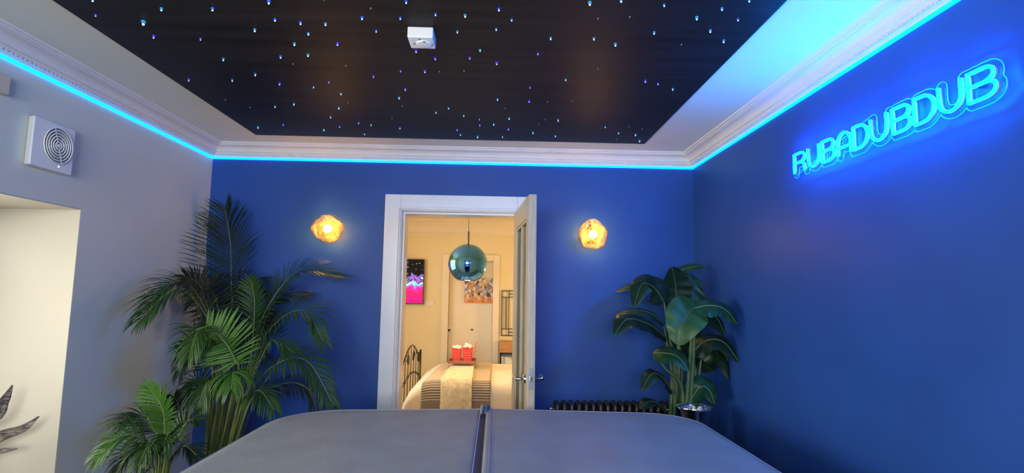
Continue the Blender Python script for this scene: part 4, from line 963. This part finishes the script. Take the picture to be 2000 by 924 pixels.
for s in (-1, 1):
    for q in (0.25, 0.75):
        yc = ym+s*hw*q; zc_ = 0.70+0.1*(1-q)
        G().tube([(fx, yc+s*0.075*(1-i/30)*math.cos(i/30*9), zc_+0.075*(1-i/30)*math.sin(i/30*9)) for i in range(28)], 0.006, 6).build('scroll', MT['iron'], bd, smooth=True)

def drape(xa, xb, off, yf_drop, noise_amp, seed, nx=26, ny=34, round_x=0.0, rag=0.0, skew=(0, 0)):
    # a cloth over the bed top that hangs down the near side; v runs from the far edge to the hem
    g = G(); uv = []; top = bt+off; prof_ = []
    y_top_far, y_edge = by1-0.02, by0+0.02-off
    R = 0.09
    total = (y_top_far-(y_edge+R))+R*math.pi/2+yf_drop
    rows = []
    for j in range(ny+1):
        s = total*j/ny; l1 = y_top_far-(y_edge+R)
        if s < l1: y, z, nyv, nzv = y_top_far-s, top, 0, 1
        elif s < l1+R*math.pi/2:
            a = (s-l1)/R; y, z, nyv, nzv = y_edge+R-R*math.sin(a), top-R+R*math.cos(a), -math.sin(a), math.cos(a)
        else: y, z, nyv, nzv = y_edge-0.06*(s-l1-R*math.pi/2), top-R-(s-l1-R*math.pi/2), -1, 0
        row = []
        fr_ = 1-min(1, s/l1)                        # 1 at the far edge
        xa2, xb2 = xa+skew[0]*fr_, xb+skew[1]*fr_
        for i in range(nx+1):
            u = i/nx; x = xa2+(xb2-xa2)*u
            h = noise_amp*(mnoise.noise(Vector((x*5+seed, y*4, z*4)))+0.5*mnoise.noise(Vector((x*14+seed, y*9, z*9))))
            if nzv < 0.5: h += noise_amp*0.8*math.sin(x*26+seed)
            zz = z; q = min(1, max(0, (-0.53-x)/0.29)); fall = 0.27*(1-math.sqrt(1-q*q*0.98))   # rounds over the foot of the bed
            below = min(1.0, max(0.0, (top-z)/(yf_drop+R)))
            zz -= fall*(1-below)
            row.append(Vector((x, y+nyv*h+0.05*q*q*below, zz+nzv*(h+noise_amp))))
            uv.append((u, 1-j/ny))
        rows.append(row)
    g.sweep(rows); g.uv = uv; return g
def cloth(g, name, m, label, cat, th=0.006):
    o = g.build(name, m, None, smooth=True)
    md = o.modifiers.new('solid', 'SOLIDIFY'); md.thickness = th; md.offset = 1
    tag(o, label, cat); return o
cloth(drape(bx0-0.01, bx1, 0.040, 0.30, 0.010, 3, 46, 34, 0.34), 'duvet', MT['duvet'], 'white duvet covering the bed and hanging down its near side', 'duvet', 0.02)
xa_, xb_ = at(824, 745, by0).x, at(958, 745, by0).x
cloth(drape(xa_, xb_, 0.066, 0.25, 0.004, 9, 36, 60, skew=(0.07, 0.0)), 'woven_throw', MT['throw'], 'grey woven throw with dark stripes laid across the white duvet', 'throw', 0.006)
xc_, xd_ = at(862, 760, by0).x, at(922, 760, by0).x
fg = drape(xc_, xd_, 0.088, 0.30, 0.010, 17, 30, 50, skew=(0.03, -0.03))
fo = cloth(fg, 'fur_throw', MT['fur'], 'shaggy cream faux fur throw down the middle of the bed', 'throw', 0.01)
hg = G(); rnd = random.Random(5)
for f in fg.f:
    q = [fg.v[i] for i in f]; cen = sum(q, Vector())/len(q); nn = (q[1]-q[0]).cross(q[3]-q[0]); nn = nn.normalized() if nn.length > 0 else Vector((0, 0, 1))
    if nn.z < -0.3 or nn.y > 0.5: nn = -nn
    for _ in range(3):
        b0 = q[0]+(q[1]-q[0])*rnd.random()+(q[3]-q[0])*rnd.random()
        d = (nn*0.6+Vector((rnd.uniform(-.7, .7), rnd.uniform(-.7, .2), -0.7))).normalized()
        leaf_ribbon(hg, b0+nn*0.004, d, nn, rnd.uniform(0.016, 0.030), 0.0032, 1.2, 3)
po = hg.build('fur_pile', MT['fur'], fo); po['kind'] = 'stuff'

# tray and red cartons on the bed
ty = 5.86; tzz = bt+0.092+0.03
tray0, tray1 = at(878, 712, ty).x, at(928, 712, ty).x
tr = root('serving_tray', 'small dark red tray under the red cartons on the bed', 'tray', ((tray0+tray1)/2, ty, tzz))
G().box(tray0, tray1, ty-0.10, ty+0.16, tzz, tzz+0.008).box(tray0, tray1, ty-0.108, ty-0.10, tzz, tzz+0.03).box(tray0, tray1, ty+0.16, ty+0.168, tzz, tzz+0.03).box(tray0-0.008, tray0, ty-0.108, ty+0.168, tzz, tzz+0.03).box(tray1, tray1+0.008, ty-0.108, ty+0.168, tzz, tzz+0.03).build('tray_body', MT['tray'], tr, bevel=0.002)
def carton(px0, px1, pyt, y, label):
    a, b = at(px0, 700, y).x, at(px1, 700, y).x; wd = b-a; z0_ = tzz+0.0085; z1_ = at(900, pyt, y).z
    r0 = root('popcorn_carton', label, 'carton', ((a+b)/2, y, z0_), 'red cartons on the tray')
    e = 0.10*wd; cxx, cyy = (a+b)/2, y+wd*0.4
    h1, h2 = wd/2-e, wd/2
    G().sweep([[(cxx-h1, cyy-h1, z0_), (cxx+h1, cyy-h1, z0_), (cxx+h1, cyy+h1, z0_), (cxx-h1, cyy+h1, z0_)], [(cxx-h2, cyy-h2, z1_), (cxx+h2, cyy-h2, z1_), (cxx+h2, cyy+h2, z1_), (cxx-h2, cyy+h2, z1_)]], closed=True, cap=True).build('box', MT['red'], r0)
    hh = z1_-z0_
    for k in range(5):
        zz = z0_+hh*(0.15+0.16*k); f_ = h1+(h2-h1)*(0.15+0.16*k)
        G().box(cxx-f_*0.78, cxx+f_*(0.78-0.12*(k % 2)), cyy-f_-0.0016, cyy-f_+0.001, zz, zz+0.006).build('printed_line', MT['line'], r0)
    rn = random.Random(int(px0)); g = G()
    for k in range(16):
        c_ = Vector((cxx+rn.uniform(-.7, .7)*h2, cyy+rn.uniform(-.8, .5)*h2, z1_+rn.uniform(0.0, 0.018))); r_ = rn.uniform(0.012, 0.02)
        g.lathe([(0, -r_), (r_*0.8, -r_*0.5), (r_, 0.1*r_), (r_*0.6, r_*0.8), (0, r_)], c_, 7)
    o = g.build('popcorn', MT['white_card'], r0, smooth=True); o['kind'] = 'stuff'
    return r0
carton(882, 901, 681, 5.80, 'left red carton with white top on the bed tray')
carton(903, 923, 679, 5.80, 'right red carton with white top on the bed tray, beside the red stick')
# white bottle behind the right carton, red stick
bq = at(912, 676, 5.98)
bo = root('white_bottle', 'white capped bottle standing behind the right red carton', 'bottle', (bq.x, 5.98, tzz+0.008))
G().lathe([(0, tzz+0.0085), (0.03, tzz+0.0085), (0.033, tzz+0.03), (0.033, bq.z-0.03), (0.016, bq.z), (0.016, bq.z+0.012)], (bq.x, 5.98, 0), 16).build('bottle_body', MT['white_card'], bo, smooth=True)
G().lathe([(0.021, bq.z+0.010), (0.021, bq.z+0.034), (0.0, bq.z+0.036)], (bq.x, 5.98, 0), 14).build('cap', MT['plastic'], bo, smooth=True)
s1, s2 = at(924, 708, 5.90), at(931, 668, 5.94)
tag(G().tube([(s1.x, s1.y, tzz+0.0125), s2], 0.004, 6).build('red_stick', MT['red']), 'thin red stick leaning at the right of the red cartons', 'stick')

# wrought iron panel on the wall, console table and bin behind the open door
iy = 7.285; i0, i1 = at(980.5, 568, iy), at(980, 655, iy); iw = 0.46
ip_ = root('iron_wall_panel', 'black wrought iron geometric panel hung on the bedroom wall above a wooden console', 'wall decoration', (i0.x+iw/2, iy, i1.z))
def bar(x0, x1, z0_, z1_, t_=0.010): G().box(min(x0, x1)-t_/2, max(x0, x1)+t_/2, iy-0.006, iy+0.006, min(z0_, z1_)-t_/2, max(z0_, z1_)+t_/2).build('bar', MT['black_iron'], ip_)
xl, zt_, zb_ = i0.x, i0.z, i1.z; sq = 0.085
for x_ in (xl, xl+iw): bar(x_, x_, zb_, zt_)
for z_ in (zb_, zt_): bar(xl, xl+iw, z_, z_)
for x_ in (xl+sq*0.62, xl+sq*1.1, xl+iw-sq*1.1, xl+iw-sq*0.62): bar(x_, x_, zb_+sq, zt_-sq, 0.008)
for z_ in (zb_+sq, zt_-sq): bar(xl, xl+iw, z_, z_, 0.008)
for x_ in (xl+sq*1.1, xl+iw-sq*1.1):
    bar(x_, x_, zb_, zb_+sq, 0.008); bar(x_, x_, zt_-sq, zt_, 0.008)
for z_ in (zb_+sq/2, zt_-sq/2): bar(xl+sq*1.1, xl+iw-sq*1.1, z_, z_, 0.008)
c0, c1 = at(976, 668, 7.0), at(976, 689, 7.0)
cs_ = root('console_table', 'honey wood console with black metal legs behind the open door', 'table', (c0.x+0.4, 7.1, 0))
G().box(c0.x, c0.x+0.8, 7.0, 7.28, c1.z, c0.z).build('drawer_box', MT['wood'], cs_, bevel=0.004)
for x_ in (c0.x+0.005, c0.x+0.775):
    for y_ in (7.005, 7.255): G().box(x_, x_+0.02, y_, y_+0.02, 0, c1.z).build('leg', MT['black_iron'], cs_)
G().box(c0.x+0.005, c0.x+0.795, 7.005, 7.275, c1.z-0.02, c1.z-0.0005).build('frame_rail', MT['black_iron'], cs_)
bn = at(991, 700, 7.12)
b_ = root('waste_bin', 'pale grey bin standing under the wooden console', 'bin', (bn.x, 7.14, 0))
G().lathe([(0, 0.002), (0.075, 0.002), (0.095, 0.5), (0.095, c1.z-0.06), (0.088, c1.z-0.05), (0.085, c1.z-0.06)], (bn.x, 7.14, 0), 24).build('bin_body', MT['plastic'], b_, smooth=True)
